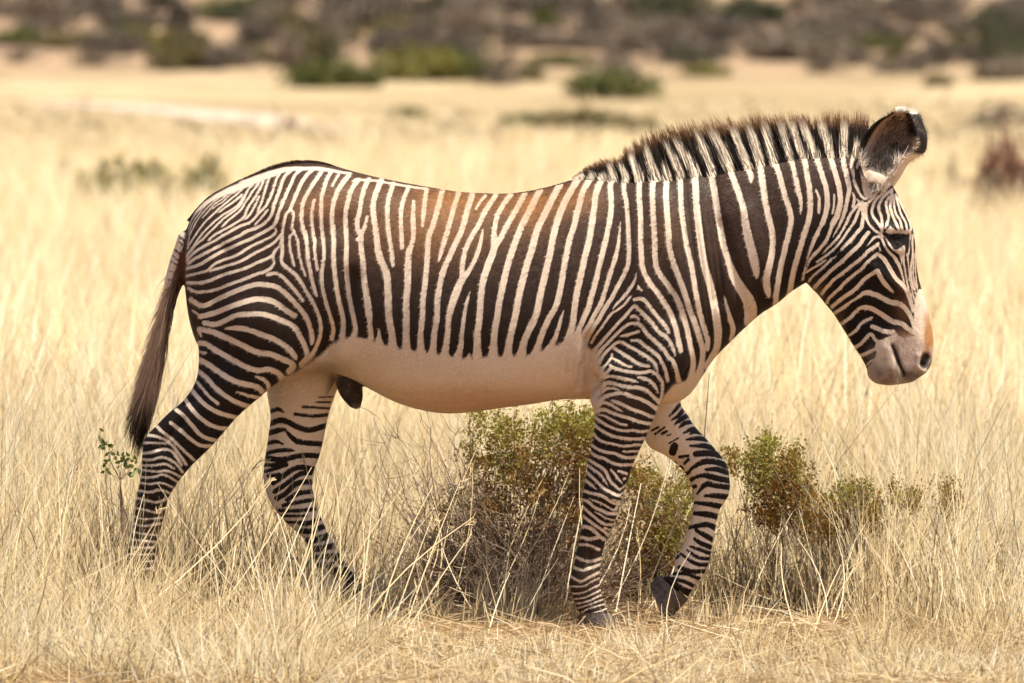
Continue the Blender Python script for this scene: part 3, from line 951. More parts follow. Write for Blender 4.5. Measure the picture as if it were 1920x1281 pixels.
# near and far ear: thin cupped shells joined to the body
def ear(pairs, y, bow, flip, dx=0, dy=0):
    S = catmull(np.array([(a[0] / 4.27 + 1440 + dx, a[1] / 4.27 + 180 + dy, b[0] / 4.27 + 1440 + dx, b[1] / 4.27 + 180 + dy, w) for a, b, w in pairs], float), 4)
    nu = 20
    Vi, uv = [], []
    for i, s in enumerate(S):
        t_ = i / (len(S) - 1)
        for j in range(nu + 1):
            u = j / nu
            uu = 0.5 - 0.5 * math.cos(math.pi * u)
            d = math.sin(math.pi * u) ** 0.8 * s[4] * PX
            pt = unproj(s[0] * (1 - uu) + s[2] * uu, s[1] * (1 - uu) + s[3] * uu, y + bow * d)
            Vi.append(pt); uv.append((u, t_))
    Vi = np.array(Vi); uv = np.array(uv)
    m = len(S)
    Vo = Vi.copy()
    thick = 0.0022 + 0.005 * np.sin(np.pi * uv[:, 0])
    Vo[:, 1] += bow * thick
    idx = np.arange(m * (nu + 1)).reshape(m, nu + 1)
    q = np.stack([idx[:-1, :-1], idx[:-1, 1:], idx[1:, 1:], idx[1:, :-1]], -1).reshape(-1, 4)
    K = len(Vi)
    f = [tuple(r) for r in (q if flip else q[:, ::-1])] + [tuple(r) for r in ((q[:, ::-1] if flip else q) + K)]
    rim = list(idx[:, 0]) + list(idx[-1, 1:]) + list(idx[::-1, -1][1:]) + list(idx[0, ::-1][1:-1])
    for a, b in zip(rim, rim[1:] + rim[:1]):
        f.append((a, b, b + K, a + K) if flip else (b, a, a + K, b + K))
    return np.concatenate([Vi, Vo]), f, np.concatenate([np.column_stack([uv, np.zeros(K)]), np.column_stack([uv, np.ones(K)])])

PAIRS = [((825, 770), (895, 755), 8), ((765, 620), (985, 625), 30), ((740, 520), (1040, 530), 40), ((738, 430), (1110, 475), 46), ((765, 335), (1180, 425), 48), ((820, 250), (1195, 320), 44),
         ((890, 190), (1172, 230), 34), ((970, 150), (1142, 158), 20), ((1010, 122), (1115, 125), 10), ((1035, 108), (1090, 109), 5)]
e1v, e1f, e1a = ear(PAIRS, -0.085, 1, True)
e2v, e2f, e2a = ear(PAIRS, 0.085, -1, False, dx=19, dy=4)
def ear_col(a, far):
    u, t_, o = 0.5 - 0.5 * np.cos(np.pi * a[:, 0]), a[:, 1], a[:, 2]
    c = np.tile(np.array([0.50, 0.35, 0.24]), (len(a), 1))
    c += 0.05 * np.sin(u * 40 + t_ * 9)[:, None] * np.array([1, .8, .6])
    cream = np.array([0.62, 0.47, 0.34]); dark = np.array([0.014, 0.01, 0.008]); whitec = np.array([0.85, 0.78, 0.68])
    def mixm(c, col, k):
        return c * (1 - k[:, None]) + col * k[:, None]
    c = mixm(c, cream * 1.2, np.clip((0.40 - t_) / 0.2, 0, 1) * 0.95)
    c = mixm(c, cream, np.exp(-((u - 0.97) / 0.05) ** 2) * (t_ < 0.62) * 0.8)
    c = mixm(c, cream * 0.6, np.exp(-((u - 0.2) / 0.04) ** 2) * (t_ < 0.8) * 0.6)
    c = mixm(c, dark, np.clip((0.13 - u) / 0.03, 0, 1) * np.clip((t_ - 0.25) / 0.06, 0, 1) * np.clip((0.9 - t_) / 0.04, 0, 1))
    c = mixm(c, dark, np.clip((u - 0.74) / 0.06, 0, 1) * np.clip((t_ - 0.50) / 0.06, 0, 1) * np.clip((0.9 - t_) / 0.04, 0, 1))
    c = mixm(c, whitec, np.clip((t_ - 0.91) / 0.04, 0, 1))
    back = np.tile(np.array([0.78, 0.68, 0.57]), (len(a), 1))
    back = mixm(back, dark, np.clip((t_ - 0.36) / 0.05, 0, 1) * np.clip((0.9 - t_) / 0.04, 0, 1))
    back = mixm(back, whitec, np.clip((t_ - 0.9) / 0.04, 0, 1))
    return np.column_stack([np.where(o[:, None] > 0.5, back, c), np.ones(len(a))])
allv = np.concatenate([co, e1v, e2v])
allf = [tuple(q) for q in quads.tolist()] + [tuple(int(i) + nv for i in q) for q in e1f] + [tuple(int(i) + nv + len(e1v) for i in q) for q in e2f]
white_a = np.concatenate([white, np.zeros(len(e1v) + len(e2v))])
tint_a = np.concatenate([tint, ear_col(e1a, 0), ear_col(e2a, 1)])
dark_a = np.concatenate([darkness, np.zeros(len(e1v) + len(e2v))])

coat, t, pb, out = material('striped_coat')
a1 = node(t, 'ShaderNodeAttribute', attribute_name='stripe')
a2 = node(t, 'ShaderNodeAttribute', attribute_name='tint')
a3 = node(t, 'ShaderNodeAttribute', attribute_name='depth_of_brown')
tc = node(t, 'ShaderNodeTexCoord')
mp = node(t, 'ShaderNodeMapping'); mp.inputs['Scale'].default_value = (260, 260, 120)
t.links.new(tc.outputs['Object'], mp.inputs[0])
nf = node(t, 'ShaderNodeTexNoise', i_Scale=1.0, i_Detail=3.0, i_Roughness=0.6)
t.links.new(mp.outputs[0], nf.inputs['Vector'])
ns = node(t, 'ShaderNodeTexNoise', i_Scale=26.0, i_Detail=5.0, i_Roughness=0.6)
t.links.new(tc.outputs['Object'], ns.inputs['Vector'])
nb = node(t, 'ShaderNodeTexNoise', i_Scale=5.0, i_Detail=4.0)
t.links.new(tc.outputs['Object'], nb.inputs['Vector'])
def math_(op, a, b=None, c=None):
    n = node(t, 'ShaderNodeMath', operation=op)
    for i, v in enumerate((a, b, c)):
        if v is None: continue
        if isinstance(v, (int, float)): n.inputs[i].default_value = v
        else: t.links.new(v, n.inputs[i])
    return n.outputs[0]
edge = math_('ADD', a1.outputs['Fac'], math_('MULTIPLY', math_('SUBTRACT', nf.outputs['Fac'], 0.5), 2.2))
edge = math_('ADD', edge, math_('MULTIPLY', math_('SUBTRACT', ns.outputs['Fac'], 0.5), 1.6))
mre = node(t, 'ShaderNodeMapRange', interpolation_type='SMOOTHSTEP'); mre.inputs[1].default_value = -0.8; mre.inputs[2].default_value = 0.8
t.links.new(edge, mre.inputs[0])
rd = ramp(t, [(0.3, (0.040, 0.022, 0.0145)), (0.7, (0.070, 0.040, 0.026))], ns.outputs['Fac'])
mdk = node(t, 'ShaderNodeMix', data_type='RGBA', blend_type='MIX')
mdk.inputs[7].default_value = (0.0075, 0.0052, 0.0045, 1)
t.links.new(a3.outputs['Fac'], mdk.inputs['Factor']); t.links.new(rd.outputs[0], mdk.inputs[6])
rw = ramp(t, [(0.3, (0.70, 0.56, 0.43)), (0.7, (0.84, 0.705, 0.555))], nb.outputs['Fac'])
mxs = node(t, 'ShaderNodeMix', data_type='RGBA')
t.links.new(mre.outputs[0], mxs.inputs['Factor']); t.links.new(mdk.outputs[2], mxs.inputs[6]); t.links.new(rw.outputs[0], mxs.inputs[7])
mxt = node(t, 'ShaderNodeMix', data_type='RGBA')
tf_ = math_('MULTIPLY', a2.outputs['Alpha'], math_('ADD', 0.45, math_('MULTIPLY', ns.outputs['Fac'], 1.1)))
tf_ = math_('MINIMUM', tf_, 1.0)
t.links.new(tf_, mxt.inputs['Factor']); t.links.new(mxs.outputs[2], mxt.inputs[6]); t.links.new(a2.outputs['Color'], mxt.inputs[7])
hsv = node(t, 'ShaderNodeHueSaturation'); t.links.new(mxt.outputs[2], hsv.inputs['Color'])
t.links.new(math_('ADD', 0.86, math_('MULTIPLY', nf.outputs['Fac'], 0.28)), hsv.inputs['Value'])
t.links.new(hsv.outputs[0], pb.inputs['Base Color'])
pb.inputs['Roughness'].default_value = 0.62
pb.inputs['Specular IOR Level'].default_value = 0.16
bp = node(t, 'ShaderNodeBump', i_Strength=0.35, i_Distance=0.004)
t.links.new(nf.outputs['Fac'], bp.inputs['Height']); t.links.new(bp.outputs[0], pb.inputs['Normal'])

zebra = link('zebra', None)
zebra.empty_display_size = 0.3
zebra['label'] = 'striped zebra walking to the right through dry grass with its head lowered'
zebra['category'] = 'zebra'
bme = mesh_np('body', allv, allf, coat)
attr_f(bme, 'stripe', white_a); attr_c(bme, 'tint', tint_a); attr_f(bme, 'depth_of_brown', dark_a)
body = link('body', bme, zebra)

# short coat hair over the whole skin, lying back along the body
def coat_hair(nh):
    qa = quads
    fn = np.cross(co[qa[:, 2]] - co[qa[:, 0]], co[qa[:, 3]] - co[qa[:, 1]])
    ar = np.linalg.norm(fn, axis=1)
    pick = rng.choice(len(qa), nh, p=ar / ar.sum())
    w4 = rng.dirichlet([1, 1, 1, 1], nh)
    r = (co[qa[pick]] * w4[..., None]).sum(1)
    n = fn[pick] / ar[pick][:, None]
    wv_ = (white[qa[pick]] * w4).sum(1); tv_ = (tint[qa[pick]] * w4[..., None]).sum(1); dv_ = (darkness[qa[pick]] * w4).sum(1)
    ps = side(r)
    pm_ = side(mirrored(r))
    bald = (((pm_[:, 0] - 1683) / 15) ** 2 + ((pm_[:, 1] - 448) / 9) ** 2 < 1) | (np.hypot(pm_[:, 0] - 1734, pm_[:, 1] - 677) < 10)
    flow = np.tile(np.array([-0.8, 0, -0.6]), (nh, 1))
    leg = ps[:, 1] > 740
    flow[leg] = (-0.1, 0, -1)
    hd = (ps[:, 0] > 1530) & (ps[:, 1] > 320)
    flow[hd] = (0.35, 0, -0.95)
    flow += rng.normal(0, 0.16, (nh, 3))
    flow -= n * (flow * n).sum(1, keepdims=True)
    flow /= np.linalg.norm(flow, axis=1, keepdims=True) + 1e-9
    L = np.where(hd | leg, 0.006, 0.0085) * rng.uniform(0.6, 1.4, nh) * np.where(bald, 0.02, 1.0)
    sd_ = np.cross(n, flow)
    wd = 0.0011 * rng.uniform(0.7, 1.4, nh)[:, None]
    a = r - sd_ * wd + n * 0.0003; b = r + sd_ * wd + n * 0.0003; c = r + flow * L[:, None] + n * (L * rng.uniform(0.05, 0.2, nh))[:, None]
    v = np.stack([b, a, c], 1).reshape(-1, 3)
    f = np.arange(nh * 3).reshape(nh, 3)
    k = np.clip((wv_ + rng.normal(0, 0.35, nh)) / 1.4 + 0.5, 0, 1)[:, None]
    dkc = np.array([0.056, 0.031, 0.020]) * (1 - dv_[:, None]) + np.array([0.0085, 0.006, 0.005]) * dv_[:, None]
    col = dkc * (1 - k) + np.array([0.85, 0.71, 0.56]) * k
    al = tv_[:, 3:4]
    col = col * (1 - al) + tv_[:, :3] * al
    col = col * (1 + (rng.uniform(0.62, 1.28, nh)[:, None] - 1) * (1 - 0.55 * k))
    me = mesh_np('coat_hair', v, f, coat_hm)
    attr_c(me, 'hair_colour', np.column_stack([col.repeat(3, 0), np.ones(nh * 3)]))
    nn = n + rng.normal(0, 0.09, (nh, 3))
    soft_normals(me, nn.repeat(3, 0))
    o = link('coat_hair', me, zebra); o['kind'] = 'stuff'
coat_hm, t, pb, out = material('coat_hair')
a1 = node(t, 'ShaderNodeAttribute', attribute_name='hair_colour')
t.links.new(a1.outputs['Color'], pb.inputs['Base Color'])
pb.inputs['Roughness'].default_value = 0.45; pb.inputs['Specular IOR Level'].default_value = 0.22
coat_hair(230000)

# hooves
hm, t, pb, out = material('hoof_horn')
n1 = node(t, 'ShaderNodeTexNoise', i_Scale=14.0, i_Detail=5.0)
r1 = ramp(t, [(0.3, (0.028, 0.02, 0.016)), (0.7, (0.13, 0.10, 0.08))], n1.outputs['Fac'])
t.links.new(r1.outputs[0], pb.inputs['Base Color']); pb.inputs['Roughness'].default_value = 0.6
for secs, y in (([(1086, 1148, 1147, 1147, 27), (1085, 1160, 1152, 1158, 30), (1085, 1181, 1161, 1180, 34)], -0.115),
                ([(1238, 1079, 1290, 1124, 27), (1230, 1083, 1280, 1136, 30), (1219, 1100, 1247, 1170, 34)], 0.12),
                ([(262, 1108, 314, 1094, 27), (270, 1126, 324, 1112, 30), (278, 1176, 340, 1158, 33)], -0.14),
                ([(644, 1131, 695, 1115, 27), (650, 1148, 703, 1136, 30), (656, 1180, 716, 1180, 34)], 0.14)):
    v, f = loft(secs, y, y, n=28, sub=5, power=0.85, cap=0.02)
    link('hoof', mesh_np('hoof', v, f, hm), zebra)

# eyes
em, t, pb, out = material('eye_gloss')
pb.inputs['Base Color'].default_value = (0.022, 0.011, 0.006, 1); pb.inputs['Roughness'].default_value = 0.12; pb.inputs['Specular IOR Level'].default_value = 0.3
for sgn in (-1, 1):
    near_eye = np.hypot(sm[:, 0] - 1683, sm[:, 1] - 447) < 5
    c = unproj(1683, 447, -float(np.abs(co[near_eye, 1]).mean()) + 0.0075)
    c = np.array([c[0], c[1] * -sgn * -1 if sgn < 0 else -c[1], c[2]])
    th, ph = np.meshgrid(np.linspace(0, np.pi, 17), np.linspace(0, 2 * np.pi, 24, endpoint=False), indexing='ij')
    r = 0.0175
    v = np.stack([r * np.sin(th) * np.cos(ph) * 1.1, r * np.sin(th) * np.sin(ph), r * np.cos(th)], -1).reshape(-1, 3) + c
    idx = np.arange(17 * 24).reshape(17, 24)
    f = np.stack([idx[:-1], np.roll(idx, -1, 1)[:-1], np.roll(idx, -1, 1)[1:], idx[1:]], -1).reshape(-1, 4)
    link('eye', mesh_np('eye', v, f, em), zebra)

# ------------------------------------------------------------------ hair: thin tapered strips
def strips(roots, tips, bend, width, nseg=4, taper=0.9, face=None):
    """roots, tips (n,3); bend (n,3) added at mid-length; returns verts, quads, t per vertex"""
    n = len(roots)
    ts = np.linspace(0, 1, nseg + 1)
    mid = roots[:, None] * (1 - ts)[None, :, None] + tips[:, None] * ts[None, :, None] + bend[:, None] * (4 * ts * (1 - ts))[None, :, None]
    d = tips - roots
    d /= np.linalg.norm(d, axis=1, keepdims=True) + 1e-9
    a = rng.uniform(0, np.pi, n) if face is None else face
    ref = np.stack([np.cos(a), np.sin(a), np.zeros(n)], -1)
    sidev = np.cross(d, ref); sidev /= np.linalg.norm(sidev, axis=1, keepdims=True) + 1e-9
    w = (np.asarray(width)[:, None] if np.ndim(width) else width) * (1 - taper * ts ** 1.6)[None, :] / 2 * np.ones((n, 1))
    L = mid - sidev[:, None] * w[..., None]; R = mid + sidev[:, None] * w[..., None]
    v = np.stack([L, R], 2).reshape(-1, 3)
    base = (np.arange(n) * (nseg + 1) * 2)[:, None] + (np.arange(nseg) * 2)[None]
    q = np.stack([base, base + 1, base + 3, base + 2], -1).reshape(-1, 4)
    tt = np.repeat(np.tile(ts, n), 2)
    return v, q, tt

hairm, t, pb, out = material('hair')
a1 = node(t, 'ShaderNodeAttribute', attribute_name='hair_colour')
t.links.new(a1.outputs['Color'], pb.inputs['Base Color'])
pb.inputs['Roughness'].default_value = 0.6; pb.inputs['Specular IOR Level'].default_value = 0.06
tr = node(t, 'ShaderNodeBsdfTranslucent'); t.links.new(a1.outputs['Color'], tr.inputs[0])
mxsh = node(t, 'ShaderNodeMixShader', i_0=0.25)
t.links.new(pb.outputs[0], mxsh.inputs[1]); t.links.new(tr.outputs[0], mxsh.inputs[2]); t.links.new(mxsh.outputs[0], out.inputs['Surface'])

MANE = np.array([(1075, 338, 1078, 331), (1105, 336, 1092, 319), (1140, 335, 1120, 303), (1165, 335, 1146, 298), (1180, 335, 1164, 294), (1192, 335, 1172, 278), (1220, 334, 1198, 264), (1250, 331, 1222, 250), (1290, 325, 1255, 239),
                 (1340, 318, 1302, 234), (1390, 310, 1352, 229), (1440, 301, 1407, 223), (1500, 291, 1475, 217), (1550, 289, 1538, 219), (1590, 289, 1588, 216), (1618, 291, 1632, 216)], float)
MC = catmull(MANE, 20)
NH = 20000
arc = np.concatenate([[0], np.cumsum(np.hypot(*np.diff(MC[:, :2], axis=0).T))]); arc /= arc[-1]
u = rng.uniform(0, 1, NH)
seg = np.stack([np.interp(u, arc, MC[:, k]) for k in range(4)], -1)
yl = rng.normal(0, 0.011, NH).clip(-0.024, 0.024)
sunk = rng.uniform(4, 12, NH)
r2 = np.column_stack([seg[:, 0], seg[:, 1] + sunk * 0.6])
skin = rng.uniform(0, 1, NH) < 0.5                 # half of the hairs start on the skin beside the crest
s_ = rng.uniform(1.0, 9, NH) * np.clip((seg[:, 0] - 1075) / 90, 0.15, 1)
hwy = np.interp(seg[:, 0], [1075, 1225, 1342, 1465, 1618], [120, 100, 82, 64, 46]) * np.sqrt(1 - (1 - s_ / 125) ** 2) ** 1.0
r2[skin, 1] = (seg[:, 1] + s_ * 1.0)[skin]
yl = np.where(skin, np.where(rng.uniform(0, 1, NH) < 0.6, -1, 1) * hwy * 0.93 * PX, yl)
cb = np.sort(rng.uniform(0, 1, 90)); clump = cb[np.abs(u[:, None] - cb[None]).argmin(1)]
cseg = np.stack([np.interp(clump, arc, MC[:, k]) for k in range(4)], -1)
ln = rng.uniform(0.70, 1.06, NH) * (1 + 0.06 * np.sin(clump * 300) + 0.05 * rng.normal(0, 1, NH))
cl = rng.uniform(0.0, 0.35, NH)
tx = seg[:, 2] * (1 - cl) + cseg[:, 2] * cl; ty = seg[:, 3] * (1 - cl) + cseg[:, 3] * cl
t2 = np.column_stack([seg[:, 0] + (tx - seg[:, 0]) * ln + rng.normal(0, 2.0, NH), seg[:, 1] + (ty - seg[:, 1]) * ln + rng.normal(0, 1.0, NH)])
roots = unproj(r2[:, 0], r2[:, 1], yl)
t2 = np.where(skin[:, None], r2 + (t2 - r2) * rng.uniform(0.3, 0.95, (NH, 1)), t2)
tips = unproj(t2[:, 0], t2[:, 1], np.where(skin, yl * 0.45, yl * 0.8) + rng.normal(0, 0.006, NH))
from mathutils import kdtree
near_crest = np.nonzero((sd[:, 0] > 1040) & (sd[:, 0] < 1660) & (sd[:, 1] < 400))[0]
kd = kdtree.KDTree(len(near_crest))
for i in near_crest:
    kd.insert(co[i], int(i))
kd.balance()
for i in np.nonzero(skin)[0]:
    p_, j_, d_ = kd.find(roots[i])
    shift = np.array(p_) - roots[i]
    roots[i] += shift; roots[i, 2] -= 0.0015; tips[i] += shift * 0.3
v, q, tt = strips(roots, tips, rng.normal(0, 0.003, (NH, 3)), 0.0024 * rng.uniform(0.7, 1.3, NH), 5, 0.85)
sp = side(v)
wv = whiteness(sp) + 2.2 + rng.normal(0, 1.6, NH).repeat(12)
k = np.clip(wv / 2.5 + 0.5, 0, 1)
lenf = np.hypot(seg[:, 2] - seg[:, 0], seg[:, 3] - seg[:, 1]).repeat(12)
rel = np.clip(np.hypot(sp[:, 0] - seg[:, 0].repeat(12), sp[:, 1] - seg[:, 1].repeat(12)) / (lenf + 1), 0, 1.2)
dk = np.array([0.022, 0.014, 0.010]); wh = np.array([0.93, 0.79, 0.62]); br = np.array([0.15, 0.065, 0.026])
colr = dk * (1 - k[:, None]) + wh * k[:, None]
kb = np.clip((rel - 0.68) / 0.16, 0, 1)[:, None]
colr = colr * (1 - kb) + br * kb
colr *= rng.uniform(0.7, 1.2, NH).repeat(12)[:, None]
# inner body of the mane so it is not see-through
core = MC[::4]
cv, cf = loft([(a, b + 10, a + (c - a) * 0.66, b + (d - b) * 0.66, 8 if i < len(core) - 1 else 3) for i, (a, b, c, d) in enumerate(core)], 0, 0, n=16, sub=2, power=1.4)
cs = whiteness(side(cv)); ck = np.clip(cs / 2.5 + 0.5, 0, 1)[:, None]
ccol = dk * (1 - ck) + wh * 0.8 * ck
mv = np.concatenate([v, cv]); mf = [tuple(x) for x in q.tolist()] + [tuple(i + len(v) for i in x) for x in cf]
q = face_front(v, q); mf = [tuple(x) for x in q.tolist()] + mf[len(q):]
mme = mesh_np('mane', mv, mf, hairm)
mn = np.column_stack([np.full(len(mv), 0.15), np.full(len(mv), -0.62), np.full(len(mv), 0.70)]) + rng.normal(0, 0.12, (len(mv), 3))
mn[len(v):] = np.column_stack([np.zeros(len(cv)), np.sign(cv[:, 1] - 1e-4) * 0.7, np.full(len(cv), 0.7)])
soft_normals(mme, mn)
attr_c(mme, 'hair_colour', np.column_stack([np.concatenate([colr, ccol]), np.ones(len(mv))]))
link('mane', mme, zebra)

# dark ridge of hair along the spine
SP_ = catmull(np.array([(352, 412), (372, 388), (397, 365), (437, 344), (484, 325), (519, 312), (554, 305), (589, 304), (613, 307), (648, 318), (695, 330), (727, 337), (797, 349), (867, 361), (926, 364), (973, 361), (1020, 353), (1075, 338)], float), 10)
nh = 5200
u = rng.uniform(0, 1, nh); arc = np.linspace(0, 1, len(SP_))
sx_ = np.interp(u, arc, SP_[:, 0]); sy_ = np.interp(u, arc, SP_[:, 1])
hl = np.interp(sx_, [350, 430, 500, 560, 640, 700, 900, 1060], [2, 3, 7, 9, 6, 3, 2.5, 4])
yl = rng.normal(0, 0.012, nh)
roots = unproj(sx_ + 3, sy_ + 3.5, yl); tips = unproj(sx_ - hl * 0.9 * rng.uniform(0.6, 1.2, nh), sy_ + 2.5 - hl * 0.75 * rng.uniform(0.5, 1.1, nh), yl * 1.1)
v, q, tt = strips(roots, tips, np.zeros((nh, 3)), 0.0022, 2, 0.8)
me = mesh_np('spine_hair', v, q, hairm)
attr_c(me, 'hair_colour', np.column_stack([np.tile([0.05, 0.026, 0.016], (len(v), 1)) * rng.uniform(0.6, 1.4, nh).repeat(6)[:, None], np.ones(len(v))]))
link('spine_hair', me, zebra)

# tail tuft
nh = 6500
DK = catmull(np.array([((a + c) / 2, (b + d) / 2, w) for a, b, c, d, w in DOCK], float), 10)
u = rng.beta(2.0, 1.1, nh) * 0.66 + 0.34
arc = np.linspace(0, 1, len(DK))
rx_ = np.interp(u, arc, DK[:, 0]) + rng.normal(0, 4, nh); ry_ = np.interp(u, arc, DK[:, 1]) + rng.normal(0, 4, nh)
tyv = ry_ + np.interp(u, [0.34, 0.6, 1.0], [50, 90, 175]) * rng.uniform(0.55, 1.12, nh)
lc = np.interp(tyv, [560, 620, 680, 735, 790, 830, 865], [296, 289, 274, 258, 247, 238, 250])
rc = np.interp(tyv, [560, 620, 680, 735, 790, 830, 865], [322, 306, 300, 297, 283, 272, 262])
w_ = rng.beta(1.2, 1.2, nh)
txv = lc * (1 - w_) + rc * w_ + rng.normal(0, 3, nh) - np.where(w_ < 0.12, rng.uniform(0, 14, nh), 0)
yl = -0.01 + rng.normal(0, 0.012, nh)
roots = unproj(rx_, ry_, yl); tips = unproj(txv, tyv, yl + rng.normal(0, 0.018, nh))
bend = np.column_stack([rng.normal(0.004, 0.007, nh), rng.normal(0, 0.004, nh), np.zeros(nh)])
v, q, tt = strips(roots, tips, bend, 0.0026 * rng.uniform(0.7, 1.4, nh), 6, 0.8)
sp = side(v)
pale = np.array([0.80, 0.55, 0.35]); brn = np.array([0.12, 0.06, 0.03]); blk = np.array([0.018, 0.012, 0.009])
k1 = np.clip((sp[:, 1] - 752) / 40 + rng.normal(0, 0.4, nh).repeat(14), 0, 1)[:, None]
mixb = np.where(rng.uniform(0, 1, nh) < 0.3, 1.0, 0.0).repeat(14)[:, None]
dkc = blk * (1 - mixb) + brn * mixb
k2 = np.clip((sp[:, 0] - (np.interp(sp[:, 1], [560, 700], [310, 296]))) / 8, 0, 1)[:, None] * (sp[:, 1] < 690)[:, None]
cl_ = pale * (1 - k1) + dkc * k1
cl_ = cl_ * (1 - 0.6 * k2) + brn * 0.6 * k2
cl_ *= rng.uniform(0.6, 1.25, nh).repeat(14)[:, None]
q = face_front(v, q)
me = mesh_np('tail_tuft', v, q, hairm)
soft_normals(me, np.array([-0.35, -0.75, 0.45]) + rng.normal(0, 0.22, (nh, 3)).repeat(14, 0))
attr_c(me, 'hair_colour', np.column_stack([cl_, np.ones(len(v))]))
link('tail_tuft', me, zebra)

# hair inside the ears
nh = 1500
inner = e1v[:len(e1v) // 2]; iuv = e1a[:len(e1v) // 2]
ok = np.nonzero((iuv[:, 0] > 0.30) & (iuv[:, 0] < 0.80) & (iuv[:, 1] < 0.75))[0]
ii = rng.choice(ok, nh)
roots = inner[ii] + rng.normal(0, 0.004, (nh, 3)) * (1, 0.3, 1)
dirv = np.column_stack([rng.normal(0.012, 0.008, nh), rng.uniform(-0.022, -0.006, nh), rng.normal(0.018, 0.012, nh)])
v, q, tt = strips(roots, roots + dirv * rng.uniform(0.7, 1.4, nh)[:, None], rng.normal(0, 0.003, (nh, 3)), 0.0016, 4, 0.8)
cc = np.where(rng.uniform(0, 1, nh)[:, None] < 0.45, np.array([0.50, 0.36, 0.25]), np.array([0.16, 0.10, 0.065]))
rim_r, rim_d, rim_c = [], [], []
nb_ = 900
okb = np.nonzero((iuv[:, 1] < 0.30))[0]
ib = rng.choice(okb, nb_)
rb = inner[ib] + rng.normal(0, 0.005, (nb_, 3)) + (0, -0.004, 0)
db = np.column_stack([rng.normal(0.006, 0.010, nb_), rng.uniform(-0.012, 0.0, nb_), rng.normal(0.020, 0.012, nb_)])
for ev_, ea_, yo in ((e1v, e1a, 1), (e2v, e2a, -1)):    # soft fringe along the rims
    K_ = len(ev_) // 2
    rim_ = np.nonzero(((ea_[:K_, 0] < 0.02) | (ea_[:K_, 0] > 0.98) | (ea_[:K_, 1] > 0.97)) & (ea_[:K_, 1] > 0.2))[0]
    ir = rng.choice(rim_, 900)
    cen = ev_[:K_].mean(0)
    dr = ev_[ir] - cen; dr[:, 1] = 0; dr /= np.linalg.norm(dr, axis=1, keepdims=True)
    rr_ = ev_[ir] + rng.normal(0, 0.003, (900, 3)) - dr * 0.003
    rim_r.append(rr_); rim_d.append(dr * rng.uniform(0.004, 0.011, (900, 1)) + rng.normal(0, 0.003, (900, 3))); rim_c.append(ear_col(ea_[ir], 0)[:, :3])
nw = 70
pw = np.column_stack([rng.uniform(1630, 1735, nw), rng.uniform(690, 722, nw)])
nl = 60
pl_ = np.column_stack([rng.uniform(1666, 1700, nl), np.zeros(nl)]); pl_[:, 1] = 441.5 + 0.006 * (pl_[:, 0] - 1683) ** 2
yl_ = -float(np.abs(co[near_eye, 1]).mean()) - 0.008
rl_ = unproj(pl_[:, 0], pl_[:, 1], yl_ + rng.normal(0, 0.002, nl)); dl_ = np.column_stack([rng.normal(0.004, 0.003, nl), rng.uniform(-0.016, -0.008, nl), rng.uniform(-0.014, -0.004, nl)])
rim_r.append(rl_); rim_d.append(dl_); rim_c.append(np.tile([0.012, 0.009, 0.008], (nl, 1)))
rw_ = unproj(pw[:, 0], pw[:, 1] - 6, rng.normal(-0.02, 0.03, nw)); dw = np.column_stack([rng.normal(0, 0.012, nw), rng.normal(-0.012, 0.012, nw), rng.uniform(-0.045, -0.02, nw)])
nr_ = 1860
v3, q3, t3 = strips(np.concatenate([rb, rw_] + rim_r), np.concatenate([rb + db, rw_ + dw] + [a + b for a, b in zip(rim_r, rim_d)]), np.zeros((nb_ + nw + nr_, 3)), np.concatenate([np.full(nb_, 0.0017), np.full(nw, 0.0009), np.full(nr_, 0.0016)]), 4, 0.8)
c3 = np.concatenate([np.tile([0.78, 0.66, 0.53], (nb_, 1)) * rng.uniform(0.6, 1.2, (nb_, 1)), np.tile([0.5, 0.42, 0.36], (nw, 1))] + rim_c)
cc = np.concatenate([cc, c3]); v = np.concatenate([v, v3]); q = np.concatenate([q, q3 + len(v) - len(v3)])
cc_n = len(cc)
me = mesh_np('ear_hair', v, face_front(v, q), hairm)
attr_c(me, 'hair_colour', np.column_stack([(cc * rng.uniform(0.6, 1.2, cc_n)[:, None]).repeat(10, 0), np.ones(len(v))]))
soft_normals(me, np.array([0.1, -0.7, 0.6]) + rng.normal(0, 0.2, (len(v), 3)))
link('ear_hair', me, zebra)

# ------------------------------------------------------------------ dry grass
grassm, t, pb, out = material('dry_grass')
a1 = node(t, 'ShaderNodeAttribute', attribute_name='blade')
oi = node(t, 'ShaderNodeObjectInfo')
r1 = ramp(t, [(0.0, (0.25, 0.155, 0.085)), (0.2, (0.50, 0.35, 0.175)), (0.45, (0.73, 0.56, 0.30)), (0.75, (0.86, 0.71, 0.44)), (1.0, (0.88, 0.80, 0.61))], a1.outputs['Fac'])
hs = node(t, 'ShaderNodeHueSaturation')
mrr = node(t, 'ShaderNodeMapRange'); mrr.inputs[3].default_value = 0.68; mrr.inputs[4].default_value = 1.12
t.links.new(oi.outputs['Random'], mrr.inputs[0]); t.links.new(mrr.outputs[0], hs.inputs['Value']); t.links.new(r1.outputs[0], hs.inputs['Color'])
t.links.new(hs.outputs[0], pb.inputs['Base Color']); pb.inputs['Roughness'].default_value = 0.6; pb.inputs['Specular IOR Level'].default_value = 0.25
tr = node(t, 'ShaderNodeBsdfTranslucent'); t.links.new(hs.outputs[0], tr.inputs[0])
mxsh = node(t, 'ShaderNodeMixShader', i_0=0.33)
t.links.new(pb.outputs[0], mxsh.inputs[1]); t.links.new(tr.outputs[0], mxsh.inputs[2]); t.links.new(mxsh.outputs[0], out.inputs['Surface'])

